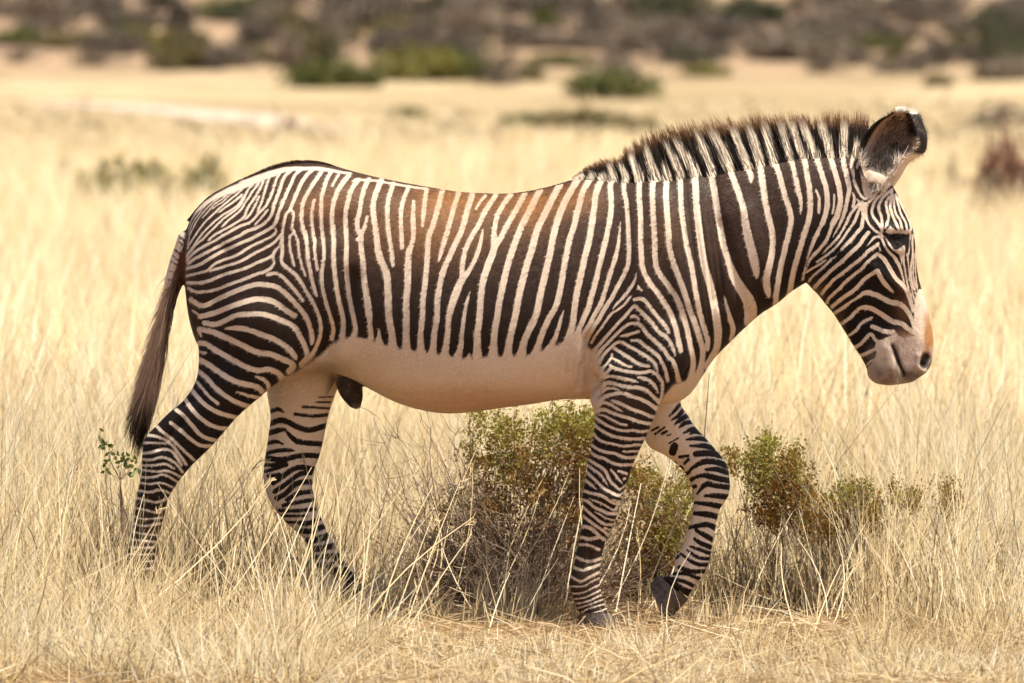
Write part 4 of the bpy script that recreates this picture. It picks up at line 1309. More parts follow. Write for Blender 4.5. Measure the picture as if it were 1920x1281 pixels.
def tuft(nb, rad, h, lean, w, litter=0.0, seeds=0):
    a = rng.uniform(0, 2 * np.pi, nb); r = rad * np.sqrt(rng.uniform(0, 1, nb))
    roots = np.column_stack([r * np.cos(a), r * np.sin(a), np.full(nb, -0.01)])
    hh = h * rng.gamma(6, 1 / 6, nb).clip(0.3, 1.9)
    la = rng.uniform(0, 2 * np.pi, nb); ll = np.abs(rng.normal(0, lean, nb)).clip(0, 1.2)
    tips = roots + np.column_stack([np.cos(la) * ll * hh, np.sin(la) * ll * hh, hh * np.sqrt(np.clip(1 - (0.75 * ll) ** 2, 0.05, 1))])
    bend = np.column_stack([np.cos(la), np.sin(la), np.zeros(nb)]) * (-0.09 * hh * rng.uniform(-0.6, 1.6, nb))[:, None]
    if litter > 0:
        m = rng.uniform(0, 1, nb) < litter
        tips[m, 2] = rng.uniform(0.0, 0.05, m.sum())
        tips[m, :2] = roots[m, :2] + np.column_stack([np.cos(la), np.sin(la)])[m] * (hh[m] * 1.0)[:, None]
        roots[m, 2] = rng.uniform(0, 0.03, m.sum())
    ww = w * rng.uniform(0.6, 1.5, nb)
    v, q, tt = strips(roots, tips, bend, ww, 4, 0.85)
    c = rng.beta(2.4, 1.7, nb).repeat(10)
    return v, q, c

def tuft_obj(*a, **k):
    v, q, c = tuft(*a, **k)
    q = face_front(v, q)
    me = mesh_np('grass_tuft', v, q, grassm)
    soft_normals(me, (np.array([0.1, -0.35, 0.8]) + rng.normal(0, 0.5, (len(v) // 10, 3))).repeat(10, 0))
    attr_f(me, 'blade', c)
    return bpy.data.objects.new('grass_tuft', me)          # source only: shown through the grass objects below

def scatter(name, pts, scl, srcs, label=None, tilt=0.12):
    n = len(pts)
    me = bpy.data.meshes.new(name)
    me.vertices.add(n); me.vertices.foreach_set('co', np.asarray(pts, np.float32).ravel())
    a = me.attributes.new('spin', 'FLOAT_VECTOR', 'POINT')
    a.data.foreach_set('vector', np.column_stack([rng.normal(0, tilt, n), rng.normal(0, tilt, n), rng.uniform(-0.7, 0.7, n)]).astype(np.float32).ravel())
    a = me.attributes.new('size', 'FLOAT_VECTOR', 'POINT')
    a.data.foreach_set('vector', np.asarray(scl, np.float32).ravel())
    a = me.attributes.new('pick', 'INT', 'POINT')
    a.data.foreach_set('value', rng.integers(0, len(srcs), n).astype(np.int32))
    o = link(name, me)
    ng = bpy.data.node_groups.new(name, 'GeometryNodeTree')
    ng.interface.new_socket('Geometry', in_out='INPUT', socket_type='NodeSocketGeometry')
    ng.interface.new_socket('Geometry', in_out='OUTPUT', socket_type='NodeSocketGeometry')
    gi = ng.nodes.new('NodeGroupInput'); go = ng.nodes.new('NodeGroupOutput')
    jn = ng.nodes.new('GeometryNodeJoinGeometry')
    for s in srcs:
        io = ng.nodes.new('GeometryNodeObjectInfo'); io.inputs['Object'].default_value = s
        gti = ng.nodes.new('GeometryNodeGeometryToInstance')
        ng.links.new(io.outputs['Geometry'], gti.inputs[0]); ng.links.new(gti.outputs[0], jn.inputs[0])
    ip = ng.nodes.new('GeometryNodeInstanceOnPoints')
    ip.inputs['Pick Instance'].default_value = True
    def na(nm, ty):
        x = ng.nodes.new('GeometryNodeInputNamedAttribute'); x.data_type = ty; x.inputs[0].default_value = nm
        return x.outputs[0]
    ng.links.new(gi.outputs[0], ip.inputs['Points']); ng.links.new(jn.outputs[0], ip.inputs['Instance'])
    ng.links.new(na('pick', 'INT'), ip.inputs['Instance Index'])
    er = ng.nodes.new('FunctionNodeEulerToRotation'); ng.links.new(na('spin', 'FLOAT_VECTOR'), er.inputs[0])
    ng.links.new(er.outputs[0], ip.inputs['Rotation'])
    ng.links.new(na('size', 'FLOAT_VECTOR'), ip.inputs['Scale'])
    ng.links.new(ip.outputs[0], go.inputs[0])
    m = o.modifiers.new('scatter', 'NODES'); m.node_group = ng
    o['kind'] = 'stuff'
    return o

def patch(x, y, seed=0.0, f=1.0):
    return np.array([mnoise.fractal(Vector((a * f + seed, b * f * 0.6, seed)), 1.0, 2.0, 3) for a, b in zip(x, y)])

# near grass: every blade in the sharp zone, taller at both sides, short and thin round the front feet
def height(x, y):
    front = np.clip((-0.10 - y) / 0.35, 0, 1)
    mid = np.exp(-((x - 0.18) / 0.66) ** 4)
    back = 0.30 + 0.06 * np.clip((-x - 0.5) / 0.5, 0, 1)
    left = np.clip((-x - 0.45) / 0.3, 0, 1)
    hf = 0.14 + 0.10 * left - 0.125 * mid * np.clip(1.55 + y, 0.3, 1)
    hf = hf * np.clip(1.0 - 0.45 * np.clip((-0.9 - y) / 0.8, 0, 1), 0, 1)
    hfoot = 1.35 * np.exp(-(((x + 0.53) / 0.20) ** 2 + ((y + 0.15) / 0.5) ** 2))
    h = (back * (1 - front) + hf * front) * (1 - 0.55 * hfoot)
    bare = np.exp(-(((x - 0.42) / 0.42) ** 2 + ((y - 0.15) / 0.55) ** 2) ** 2)
    shrubby = np.exp(-(((x + 0.05) / 0.42) ** 2 + ((y - 0.45) / 0.45) ** 2) ** 3)
    bare = np.maximum(bare, 0.85 * shrubby)
    foot = np.exp(-(((x - 0.24) / 0.42) ** 2 + ((y + 0.38) / 0.50) ** 2) ** 2)
    bare = np.maximum(bare, 1.0 * foot)
    return h * (1 - 0.85 * bare), bare

def blades(xs, ys, h, per, rad, width, lean):
    n = len(xs) * per
    cx = np.repeat(xs, per); cy = np.repeat(ys, per); hh = np.repeat(h, per) * rng.gamma(5, 0.2, n).clip(0.25, 2.0)
    a = rng.uniform(0, 2 * np.pi, n); r = rad * np.sqrt(rng.uniform(0, 1, n))
    roots = np.column_stack([cx + r * np.cos(a), cy + r * np.sin(a), np.zeros(n)])
    roots[:, 2] = terrain(roots[:, 0], roots[:, 1]) - 0.01
    la = a + rng.normal(0, 1.1, n); ll = np.abs(rng.normal(0, lean, n)).clip(0, 1.1) + 0.10
    tips = roots + np.column_stack([np.cos(la) * ll * hh, np.sin(la) * ll * hh, hh * np.sqrt(np.clip(1 - (0.7 * ll) ** 2, 0.08, 1))])
    bend = np.column_stack([np.cos(la), np.sin(la), np.zeros(n)]) * (-0.10 * hh * rng.uniform(-0.5, 1.6, n))[:, None]
    return roots, tips, bend, width * rng.uniform(0.5, 1.5, n)

N = 3000
xs = rng.uniform(-2.3, 2.3, N); ys = -2.6 + 8.6 * rng.uniform(0, 1, N) ** 1.15
keep = np.abs(xs) < 1.82 * (ys + CAM_D) / CAM_D + 0.35
xs, ys = xs[keep], ys[keep]
h, bare = height(xs, ys)
pn = patch(xs, ys, 3.1, 1.5)
keep = (rng.uniform(0, 1, len(xs)) > 0.85 * bare) & (pn + rng.normal(0, 0.15, len(xs)) > -0.32)
xs, ys, h, pn = xs[keep], ys[keep], h[keep], pn[keep]
h = h * (1 + 0.5 * pn)
R_, T_, B_, W_ = blades(xs, ys, h, 46, 0.085, 0.0044, np.repeat(0.28 + 0.4 * np.clip((-0.4 - ys) / 0.5, 0, 1), 46))
v, q, tt = strips(R_, T_, B_, W_, 3, 0.85)
tone = np.clip(0.60 + 0.35 * pn + rng.normal(0, 0.12, len(xs)), 0.1, 1)
c = np.clip(np.repeat(tone, 46) * rng.uniform(0.45, 1.45, len(R_)), 0, 1)
q = face_front(v, q)
me = mesh_np('dry_grass', v, q, grassm)
soft_normals(me, (np.array([0.25, -0.35, 0.8]) + rng.normal(0, 0.62, (len(R_), 3))).repeat(8, 0))
attr_f(me, 'blade', c.repeat(8))
o = link('dry_grass', me); o['kind'] = 'stuff'

# dead straw lying on the soil
N = 38000
xs = rng.uniform(-1.95, 1.95, N); ys = rng.uniform(-2.8, 3.2, N)
pn = patch(xs, ys, 6.7, 2.2)
keep = pn + rng.normal(0, 0.2, N) > -0.25
_, bare = height(xs, ys)
keep &= rng.uniform(0, 1, N) > 0.6 * bare
xs, ys = xs[keep], ys[keep]; n = len(xs)
L_ = rng.gamma(4, 0.035, n).clip(0.04, 0.35); a = rng.uniform(0, 2 * np.pi, n)
R_ = np.column_stack([xs, ys, terrain(xs, ys) + rng.uniform(0.002, 0.03, n)])
T_ = R_ + np.column_stack([np.cos(a) * L_, np.sin(a) * L_, rng.uniform(-0.01, 0.45, n) * L_ * rng.uniform(0, 1, n)])
v, q, tt = strips(R_, T_, rng.normal(0, 0.01, (n, 3)), 0.0042 * rng.uniform(0.5, 1.5, n), 2, 0.6)
me = mesh_np('straw_litter', v, q, grassm)
attr_f(me, 'blade', np.clip(rng.beta(1.6, 1.7, n), 0, 1).repeat(6))
o = link('straw_litter', me); o['kind'] = 'stuff'

# the plain behind
N = 10500
ys = 5.5 + rng.uniform(0, 1, N) ** 1.35 * 56; xs = rng.uniform(-1, 1, N) * (2.0 * (ys + CAM_D) / CAM_D + 0.2) * 2.0
pn = patch(xs, ys, 8.4, 0.4)
keep = pn + rng.normal(0, 0.1, N) > -0.30
xs, ys, pn = xs[keep], ys[keep], pn[keep]
hh = (0.36 - 0.10 * np.clip((ys - 15) / 40, 0, 1)) * (1 + 0.5 * pn) * rng.uniform(0.7, 1.25, len(xs))
mid_src = [tuft_obj(44, 0.24, 0.9, 0.30, 0.009) for _ in range(4)]
scatter('dry_grass', np.column_stack([xs, ys, terrain(xs, ys) - 0.005]), np.column_stack([np.ones(len(hh)), np.ones(len(hh)), hh]), mid_src)
N = 7200
ys = rng.uniform(60, 92, N); xs = rng.uniform(-1, 1, N) * (2.0 * (ys + CAM_D) / CAM_D + 0.5) * 2.0
pn = patch(xs, ys, 5.4, 0.16)
keep = pn + rng.normal(0, 0.08, N) > -0.05
xs, ys, pn = xs[keep], ys[keep], pn[keep]
sp = side(np.column_stack([xs, ys, terrain(xs, ys)]))
tr_ = np.array(track, float); cy_ = np.interp(sp[:, 0], tr_[:, 0], tr_[:, 1]); hy_ = np.interp(sp[:, 0], tr_[:, 0], tr_[:, 2], 0, 0)
keep = ~((sp[:, 0] < 780) & (sp[:, 1] > cy_ - hy_ - 1) & (sp[:, 1] < cy_ + hy_ + 22))
xs, ys, pn = xs[keep], ys[keep], pn[keep]
hh = (0.17 - 0.13 * np.clip((ys - 64) / 24, 0, 1)) * (1 + 0.6 * pn) * rng.uniform(0.7, 1.25, len(xs))
far_src = [tuft_obj(30, 0.55, 0.9, 0.35, 0.03) for _ in range(4)]
scatter('dry_grass', np.column_stack([xs, ys, terrain(xs, ys) - 0.005]), np.column_stack([np.ones(len(hh)), np.ones(len(hh)), hh]), far_src)

# tall single stalks with feathery heads crossing the legs
N = 330
xs = rng.uniform(-1.75, 1.75, N); ys = rng.uniform(-0.8, 1.4, N)
keep = (rng.uniform(0, 1, N) < np.where((xs > -0.35) & (xs < 0.85) & (ys < 0.1), 0.2, 1.0)) & ~((xs > 0.1) & (xs < 0.5) & (ys < 0))
xs, ys = xs[keep], ys[keep]
n_ = len(xs)
hh = rng.uniform(0.22, 0.60, n_) * np.where((xs > -0.35) & (ys < 0), 0.6, 1)
ln_ = rng.normal(0.10, 0.36, n_)
roots = np.column_stack([xs, ys, np.zeros(n_)]); tips = roots + np.column_stack([ln_ * hh, rng.normal(0, 0.2, n_) * hh, hh])
v, q, tt = strips(roots, tips, np.column_stack([rng.normal(0, 0.025, n_), np.zeros(n_), np.zeros(n_)]), 0.0040 * rng.uniform(0.5, 1.3, n_), 5, 0.6, face=np.full(n_, np.pi / 2))
hd = rng.uniform(0, 1, n_) < 0.4
ht = np.repeat(tips[hd], 9, 0); m_ = len(ht); dv = np.repeat((tips - roots)[hd], 9, 0); dv /= np.linalg.norm(dv, axis=1, keepdims=True)
hr = ht - dv * rng.uniform(0, 0.06, (m_, 1))
v2, q2, t2_ = strips(hr, hr + dv * 0.018 + rng.normal(0, 0.011, (m_, 3)), np.zeros((m_, 3)), 0.0028, 2, 0.5)
qq = face_front(np.concatenate([v, v2]), np.concatenate([q, q2 + len(v)]))
bl = np.concatenate([rng.uniform(0.45, 1.0, n_).repeat(12), rng.uniform(0.1, 0.6, m_).repeat(6)])
me = mesh_np('tall_grass', np.concatenate([v, v2]), qq, grassm)
soft_normals(me, np.array([0.2, -0.45, 0.75]) + rng.normal(0, 0.15, (len(v) + len(v2), 3)))
attr_f(me, 'blade', bl)
o = link('tall_grass', me); o['kind'] = 'stuff'

# ------------------------------------------------------------------ shrubs
def leaf_mat(name, stops, transl=0.3):
    m, t, pb, out = material(name)
    a1 = node(t, 'ShaderNodeAttribute', attribute_name='leaf_shade')
    r1 = ramp(t, stops, a1.outputs['Fac'])
    t.links.new(r1.outputs[0], pb.inputs['Base Color']); pb.inputs['Roughness'].default_value = 0.6; pb.inputs['Specular IOR Level'].default_value = 0.3
    tr = node(t, 'ShaderNodeBsdfTranslucent'); t.links.new(r1.outputs[0], tr.inputs[0])
    mx = node(t, 'ShaderNodeMixShader', i_0=transl)
    t.links.new(pb.outputs[0], mx.inputs[1]); t.links.new(tr.outputs[0], mx.inputs[2]); t.links.new(mx.outputs[0], out.inputs['Surface'])
    return m

GREEN = [(0.0, (0.045, 0.055, 0.018)), (0.5, (0.12, 0.135, 0.035)), (1.0, (0.24, 0.23, 0.06))]
YELLOW = [(0.0, (0.09, 0.085, 0.02)), (0.5, (0.21, 0.20, 0.045)), (1.0, (0.36, 0.31, 0.08))]
OLIVE = [(0.0, (0.075, 0.065, 0.028)), (0.5, (0.16, 0.135, 0.05)), (1.0, (0.27, 0.22, 0.09))]
DARKG = [(0.0, (0.04, 0.047, 0.026)), (0.5, (0.085, 0.092, 0.047)), (1.0, (0.15, 0.15, 0.07))]  # lightened: slight far haze put into the leaf colour
GREY = [(0.0, (0.14, 0.112, 0.082)), (0.5, (0.25, 0.20, 0.145)), (1.0, (0.36, 0.29, 0.21))]  # both greys lightened too, distance haze put into their colour
DKGREY = [(0.0, (0.085, 0.07, 0.052)), (0.5, (0.16, 0.13, 0.097)), (1.0, (0.24, 0.195, 0.145))]
REDB = [(0.0, (0.24, 0.12, 0.08)), (0.5, (0.36, 0.20, 0.13)), (1.0, (0.48, 0.30, 0.20))]
NEARG = [(0.0, (0.20, 0.085, 0.022)), (0.35, (0.33, 0.175, 0.04)), (0.6, (0.27, 0.24, 0.045)), (1.0, (0.42, 0.39, 0.085))]
LM = {k: leaf_mat(k + '_leaves', s) for k, s in dict(green=GREEN, yellow=YELLOW, olive=OLIVE, dark=DARKG, grey=GREY, dusk=DKGREY, red=REDB, dry=NEARG).items()}

twm, t, pb, out = material('twig_bark')
n1 = node(t, 'ShaderNodeTexNoise', i_Scale=30.0, i_Detail=4.0)
oi = node(t, 'ShaderNodeNewGeometry')
r1 = ramp(t, [(0.3, (0.13, 0.085, 0.055)), (0.5, (0.25, 0.17, 0.11)), (0.72, (0.50, 0.40, 0.31))], n1.outputs['Fac'])
t.links.new(r1.outputs[0], pb.inputs['Base Color']); pb.inputs['Roughness'].default_value = 0.85

def tubes(segs, ns=3):
    """segs: list of (points (k,3), r0, r1)"""
    V, F = [], []
    off = 0
    for pts, r0, r1 in segs:
        pts = np.asarray(pts); k = len(pts)
        d = np.gradient(pts, axis=0); d /= np.linalg.norm(d, axis=1, keepdims=True) + 1e-9
        ref = np.array([0.31, 0.77, 0.55])
        a = np.cross(d, ref); a /= np.linalg.norm(a, axis=1, keepdims=True) + 1e-9
        b = np.cross(d, a)
        rr = np.linspace(r0, r1, k)[:, None]
        th = np.arange(ns) * 2 * np.pi / ns
        ring = pts[:, None] + (a[:, None] * np.cos(th)[None, :, None] + b[:, None] * np.sin(th)[None, :, None]) * rr[:, None]
        V.append(ring.reshape(-1, 3))
        i = np.arange((k - 1) * ns).reshape(k - 1, ns)
        F.append(np.stack([i, np.roll(i, -1, 1), np.roll(i, -1, 1) + ns, i + ns], -1).reshape(-1, 4) + off)
        off += k * ns
    return np.concatenate(V), np.concatenate(F)

def branchwork(nmain, R, H, spread=1.0, sub=4, r0=0.006, jag=0.18, low=0.0):
    """recursive twigs from one base; returns segments and tip points"""
    segs, tips = [], []
    for i in range(nmain):
        a = rng.uniform(0, 2 * np.pi)
        el = rng.uniform(0.15 - low, 1.35)
        L = rng.uniform(0.6, 1.05)
        d = np.array([math.cos(a) * math.cos(el) * R * spread, math.sin(a) * math.cos(el) * R * 0.8, math.sin(el) * H]) * L
        base = np.array([rng.normal(0, R * 0.07), rng.normal(0, R * 0.07), 0])
        k = 6
        ts = np.linspace(0, 1, k)[:, None]
        pts = base + d * ts + np.cumsum(rng.normal(0, jag * 0.12 * np.linalg.norm(d), (k, 3)), 0) * ts
        pts[:, 2] = np.maximum(pts[:, 2], 0.005)
        segs.append((pts, r0, r0 * 0.35))
        tips.append(pts[-1])
        for j in range(sub):
            tpos = rng.uniform(0.3, 0.95)
            b = base + d * tpos + (pts[int(tpos * (k - 1))] - base - d * ts[int(tpos * (k - 1))])
            dd = d * rng.uniform(0.25, 0.5) + rng.normal(0, 0.22, 3) * np.linalg.norm(d)
            kk = 4
            tq = np.linspace(0, 1, kk)[:, None]
            p2 = b + dd * tq + np.cumsum(rng.normal(0, 0.03 * np.linalg.norm(dd), (kk, 3)), 0)
            p2[:, 2] = np.maximum(p2[:, 2], 0.005)
            segs.append((p2, r0 * 0.5, r0 * 0.2))
            tips.append(p2[-1])
            for m in range(2):
                q0 = p2[rng.integers(1, kk)]
                p3 = np.stack([q0, q0 + dd * 0.25 + rng.normal(0, 0.10, 3) * np.linalg.norm(d), q0 + dd * 0.4 + rng.normal(0, 0.16, 3) * np.linalg.norm(d)])
                p3[:, 2] = np.maximum(p3[:, 2], 0.005)
                segs.append((p3, r0 * 0.25, r0 * 0.12)); tips.append(p3[-1])
    return segs, np.array(tips)

def leaves(centres, spreads, per, size, up=0.3):
    n = len(centres) * per
    c = np.repeat(centres, per, 0) + rng.normal(0, 1, (n, 3)) * (np.repeat(spreads, per)[:, None] if np.ndim(spreads) else spreads)
    c[:, 2] = np.maximum(c[:, 2], 0.01)
    d = rng.normal(0, 1, (n, 3)) + (0, 0, up); d /= np.linalg.norm(d, axis=1, keepdims=True)
    e = np.cross(d, rng.normal(0, 1, (n, 3))); e /= np.linalg.norm(e, axis=1, keepdims=True)
    s = size * rng.uniform(0.6, 1.4, n)[:, None]
    v = np.stack([c, c + d * s * 0.5 + e * s * 0.32, c + d * s, c + d * s * 0.5 - e * s * 0.32], 1).reshape(-1, 3)
    f = np.arange(n * 4).reshape(n, 4)
    shade = np.clip(np.repeat(rng.beta(2, 2, len(centres)), per) * 0.6 + rng.uniform(0, 0.4, n), 0, 1).repeat(4)
    return v, f, shade

def leaf_mesh(name, v, f, sh, mat):
    me = mesh_np(name, v, f, mat, smooth=False); attr_f(me, 'leaf_shade', sh); return me

LEAFN = 34
# the large half dead shrub behind the front legs
def near_shrub(px0, py0, y, label, R, H, nmain, clumps, twig_r=0.0045, low=0.1, spread=1.0, leaf=0.0118, reach=()):
    x, _, _ = unproj(px0, py0, y)
    root = link('shrub', None, loc=(float(x), y, 0.0))
    root['label'] = label; root['category'] = 'shrub'
    segs, tips = branchwork(nmain, R, H, spread, 4, twig_r, low=low)
    cents, sprd, tone = [], [], []
    for (cx, cy, rx, ry, n, tn) in clumps:          # leafy clumps placed within the shrub
        for k in range(n):
            a = rng.normal(0, 0.5, 2).clip(-1.1, 1.1)
            yy = y + rng.normal(0, 0.09)
            p = unproj(cx + a[0] * rx, cy + a[1] * ry, yy)
            cents.append(p - np.array([x, y, 0])); sprd.append(rng.uniform(0.007, 0.019)); tone.append(float(np.clip(tn * 0.8 + 0.1 + rng.normal(0, 0.2), 0, 1)))
    for (ax, ay, bx, by) in reach:                  # long bare branches with side twigs
        A = unproj(ax, ay, y - 0.1) - (x, y, 0); B = unproj(bx, by, y + rng.normal(0, 0.15)) - (x, y, 0)
        A[2] = max(A[2], 0.01)
        pts = A + (B - A) * np.linspace(0, 1, 8)[:, None] + np.cumsum(rng.normal(0, 0.010, (8, 3)), 0) + np.sin(np.linspace(0, 3.14, 8))[:, None] * np.array([rng.normal(0, 0.03), 0, rng.uniform(-0.02, 0.04)])
        segs.append((pts, 0.0034, 0.0009))
        for j in range(6):
            q0 = pts[rng.integers(2, 8)]
            L = rng.uniform(0.04, 0.14)
            d = (B - A) / np.linalg.norm(B - A) + rng.normal(0, 0.7, 3); d = d / np.linalg.norm(d) * L
            segs.append((q0 + d * np.linspace(0, 1, 4)[:, None] + np.cumsum(rng.normal(0, 0.005, (4, 3)), 0), 0.0016, 0.0006))
    cents = np.array(cents)
    for k in range(int(nmain * 1.1)):               # bare crooked twigs lying and reaching outwards
        p0 = np.array([rng.normal(-0.12, 0.2) * R / 0.5, rng.normal(0, 0.12), rng.uniform(0.0, 0.35) * H])
        a = rng.uniform(0, 6.28); L = rng.uniform(0.15, 0.55) * R
        d = np.array([math.cos(a) * L * 1.2, math.sin(a) * L * 0.5, rng.normal(0.1, 0.25) * L])
        pts = p0 + d * np.linspace(0, 1, 7)[:, None] + np.cumsum(rng.normal(0, 0.035 * L, (7, 3)), 0)
        pts[:, 2] = np.maximum(pts[:, 2], 0.01)
        segs.append((pts, twig_r * rng.uniform(0.4, 1.2), twig_r * 0.25))
    for c in cents[::5]:                            # a thin stem carries each leafy sprig
        b = np.array([c[0] * 0.55 + rng.normal(0, 0.06), c[1] * 0.3, max(0.02, c[2] - rng.uniform(0.10, 0.28))])
        mid = (b + c) / 2 + rng.normal(0, 0.025, 3)
        segs.append((np.stack([b, mid, c, c + rng.normal(0, 0.012, 3) + (0, 0, 0.02)]), 0.0016, 0.0006))
    v, f = tubes(segs)
    ob = link('branches', mesh_np('branches', v, f, twm), root); ob['kind'] = 'stuff'
    per = 22
    v, f, sh = leaves(cents, np.array(sprd), per, leaf, 0.6)
    sh = np.clip(sh * 0.5 + np.repeat(np.array(tone), per * 4) * 0.75 - 0.12, 0, 1)
    o = link('foliage', leaf_mesh('foliage', v, f, sh, LM['dry']), root)
    o['kind'] = 'stuff'
    return root

near_shrub(985, 1120, 0.70, 'large half dead shrub of bare twigs and yellow green tips behind the front legs', 0.58, 0.44, 150,
           [(1060, 800, 55, 40, 90, 0.85), (980, 850, 60, 45, 60, 0.6), (1010, 900, 90, 60, 110, 0.3), (1085, 850, 35, 60, 70, 0.2), (897, 800, 12, 40, 16, 0.75), (905, 870, 50, 46, 26, 0.4), (880, 850, 16, 30, 8, 0.6), (945, 815, 26, 40, 22, 0.7),
            (1100, 930, 30, 60, 50, 0.25), (1060, 960, 60, 50, 50, 0.15), (990, 800, 80, 45, 36, 0.8), (1110, 800, 20, 30, 40, 0.9), (930, 950, 60, 40, 40, 0.1), (860, 960, 60, 50, 20, 0.12), (1000, 1010, 90, 40, 40, 0.08)], 0.0036,
           reach=[(860 + rng.normal(0, 45), 1110, 700 + 230 * k / 33 + rng.normal(0, 14), rng.uniform(770, 1010)) for k in range(34)] + [(850, 1080, 732, 762), (900, 1080, 800, 775), (1000, 1080, 1030, 742), (960, 1060, 985, 752), (1060, 1080, 1098, 740)])
near_shrub(1225, 1085, 0.80, 'green and rusty shrub seen between the two front legs', 0.26, 0.34, 40,
           [(1240, 960, 45, 60, 90, 0.65), (1200, 900, 40, 40, 60, 0.5), (1260, 1010, 40, 40, 60, 0.6), (1200, 1010, 50, 50, 70, 0.12), (1290, 920, 30, 40, 36, 0.7), (1240, 1060, 50, 24, 40, 0.3)], 0.003)
near_shrub(1468, 1010, 0.60, 'small upright shrub with green tips just right of the raised front leg', 0.20, 0.20, 40,
           [(1440, 840, 9, 36, 34, 0.85), (1412, 850, 6, 34, 16, 0.85), (1440, 890, 34, 26, 44, 0.6), (1488, 875, 20, 36, 54, 0.5), (1480, 915, 44, 34, 80, 0.2), (1415, 900, 20, 36, 22, 0.7), (1505, 930, 30, 30, 40, 0.45), (1376, 866, 14, 22, 20, 0.6), (1455, 960, 54, 30, 70, 0.12), (1520, 975, 40, 26, 40, 0.25)], 0.003)
near_shrub(1590, 1010, 0.50, 'second low shrub right of the raised leg, half hidden by straw', 0.20, 0.18, 30,
           [(1600, 925, 30, 26, 60, 0.6), (1570, 950, 40, 30, 60, 0.45), (1630, 960, 30, 26, 36, 0.5), (1680, 930, 8, 34, 14, 0.5), (1590, 990, 54, 26, 60, 0.15), (1540, 990, 40, 24, 40, 0.2)], 0.0026)
near_shrub(1780, 1000, 0.45, 'smallest leafy shrub at the right edge among tall straw', 0.10, 0.14, 10,
           [(1780, 935, 18, 30, 54, 0.4), (1715, 935, 15, 22, 30, 0.6)], 0.0022)

# green sprig beside the tail
root = link('leafy_sprig', None, loc=tuple(map(float, unproj(232, 1120, -0.25))))
root['label'] = 'sprig of small green leaves standing in the straw below the tail tip'
root['category'] = 'plant'
base = np.array(root.location)
segs = []; lv_, lf_, ls_ = [], [], []
tipsp = [(190, 826), (205, 838), (213, 850), (222, 862), (196, 868), (240, 868), (250, 875), (257, 884), (236, 886), (205, 878)]
leafm = leaf_mat('fresh_leaves', [(0.0, (0.06, 0.10, 0.03)), (0.5, (0.17, 0.22, 0.06)), (1.0, (0.36, 0.38, 0.14))])
for (a, b) in tipsp:
    p = unproj(a, b, -0.25 + rng.normal(0, 0.02)) - base
    j = unproj(225, 900, -0.25) - base
    segs.append((np.stack([(0, 0, 0), j * 0.6 + rng.normal(0, .006, 3), j, (j + p) / 2 + rng.normal(0, .006, 3), p]), 0.0022, 0.0008))
segs = segs
v, f = tubes(segs, 4)
link('stem', mesh_np('stem', v, f, twm), root)
v0 = []
for (a, b) in tipsp:
    p = unproj(a, b, -0.25) - base
    for k in range(5):
        c = p + rng.normal(0, 0.010, 3)
        d = rng.normal(0, 1, 3) + (0, -0.4, 0.6); d /= np.linalg.norm(d); e = np.cross(d, (0.2, 1, 0.1)); e /= np.linalg.norm(e)
        s = rng.uniform(0.018, 0.030)
        nrm = np.cross(d, e) * s * 0.12
        vv = np.stack([c, c + d * s * .35 + e * s * .24 + nrm, c + d * s * .7 + e * s * .2 + nrm, c + d * s, c + d * s * .7 - e * s * .2 + nrm, c + d * s * .35 - e * s * .24 + nrm, c + d * s * .5])
        me = mesh_np('leaf', vv, [(0, 1, 6), (1, 2, 6), (2, 3, 6), (3, 4, 6), (4, 5, 6), (5, 0, 6)], leafm)
        attr_f(me, 'leaf_shade', np.full(7, rng.uniform(0, 1)))
        link('leaf', me, root)

# a thin dry stalk right of the chest
root = link('dry_stalk', None, loc=tuple(map(float, unproj(1318, 1010, 0.9))))
root['label'] = 'thin brown dead stalk rising out of the grass between chest and raised leg'
root['category'] = 'plant'
base = np.array(root.location)
sg = [(np.array([unproj(a, b, 0.9) - base for a, b in [(1318, 1040), (1316, 900), (1322, 800), (1326, 755), (1330, 700)]]), 0.003, 0.0012),
      (np.array([unproj(a, b, 0.9) - base for a, b in [(1326, 755), (1332, 752)]]), 0.0015, 0.001), (np.array([unproj(a, b, 0.9) - base for a, b in [(1320, 830), (1312, 800)]]), 0.0015, 0.0008)]
for x0, y0, x1, y1 in ((1500, 990, 1502, 811), (1530, 1000, 1563, 838), (1610, 985, 1662, 843), (1540, 910, 1580, 874), (1640, 950, 1622, 880)):
    sg.append((np.array([unproj(x0, y0, 0.8) - base, unproj((x0 + x1) / 2 + rng.normal(0, 4), (y0 + y1) / 2, 0.8) - base, unproj(x1, y1, 0.8) - base]), 0.0026, 0.001)) if False else None
v, f = tubes(sg, 4)
link('stem', mesh_np('stem', v, f, twm), root)

# ------------------------------------------------------------------ shrubs of the plain and the slope behind
def far_variant(nclump, per, leaf, dome, twigs):
    """unit shrub: width 2 (x -1..1), height 1"""
    a = rng.uniform(0, 2 * np.pi, nclump); el = np.arccos(rng.uniform(0, 1, nclump)); r = rng.uniform(0.35, 1.0, nclump) ** 0.6
    c = np.column_stack([np.cos(a) * np.sin(el) * r, np.sin(a) * np.sin(el) * r * 0.8, 0.06 + np.cos(el) ** dome * r * 0.86])
    c[:, :2] *= (1 + 0.22 * rng.normal(0, 1, (nclump, 1)))
    c[:, 2] *= 1 + 0.2 * np.sin(3 * c[:, 0] + rng.uniform(0, 6))
    v, f, sh = leaves(c, np.full(nclump, 0.10), per, leaf)
    segs, _ = branchwork(twigs, 0.85, 0.8, 1.0, 2, 0.022)
    tv, tf = tubes(segs)
    return (v, f, sh), (tv, tf)
VARS = [far_variant(90, 16, 0.18, 1.0, 8), far_variant(80, 16, 0.19, 0.8, 8), far_variant(100, 14, 0.17, 1.2, 9), far_variant(46, 12, 0.15, 0.8, 26)]
cache = {}
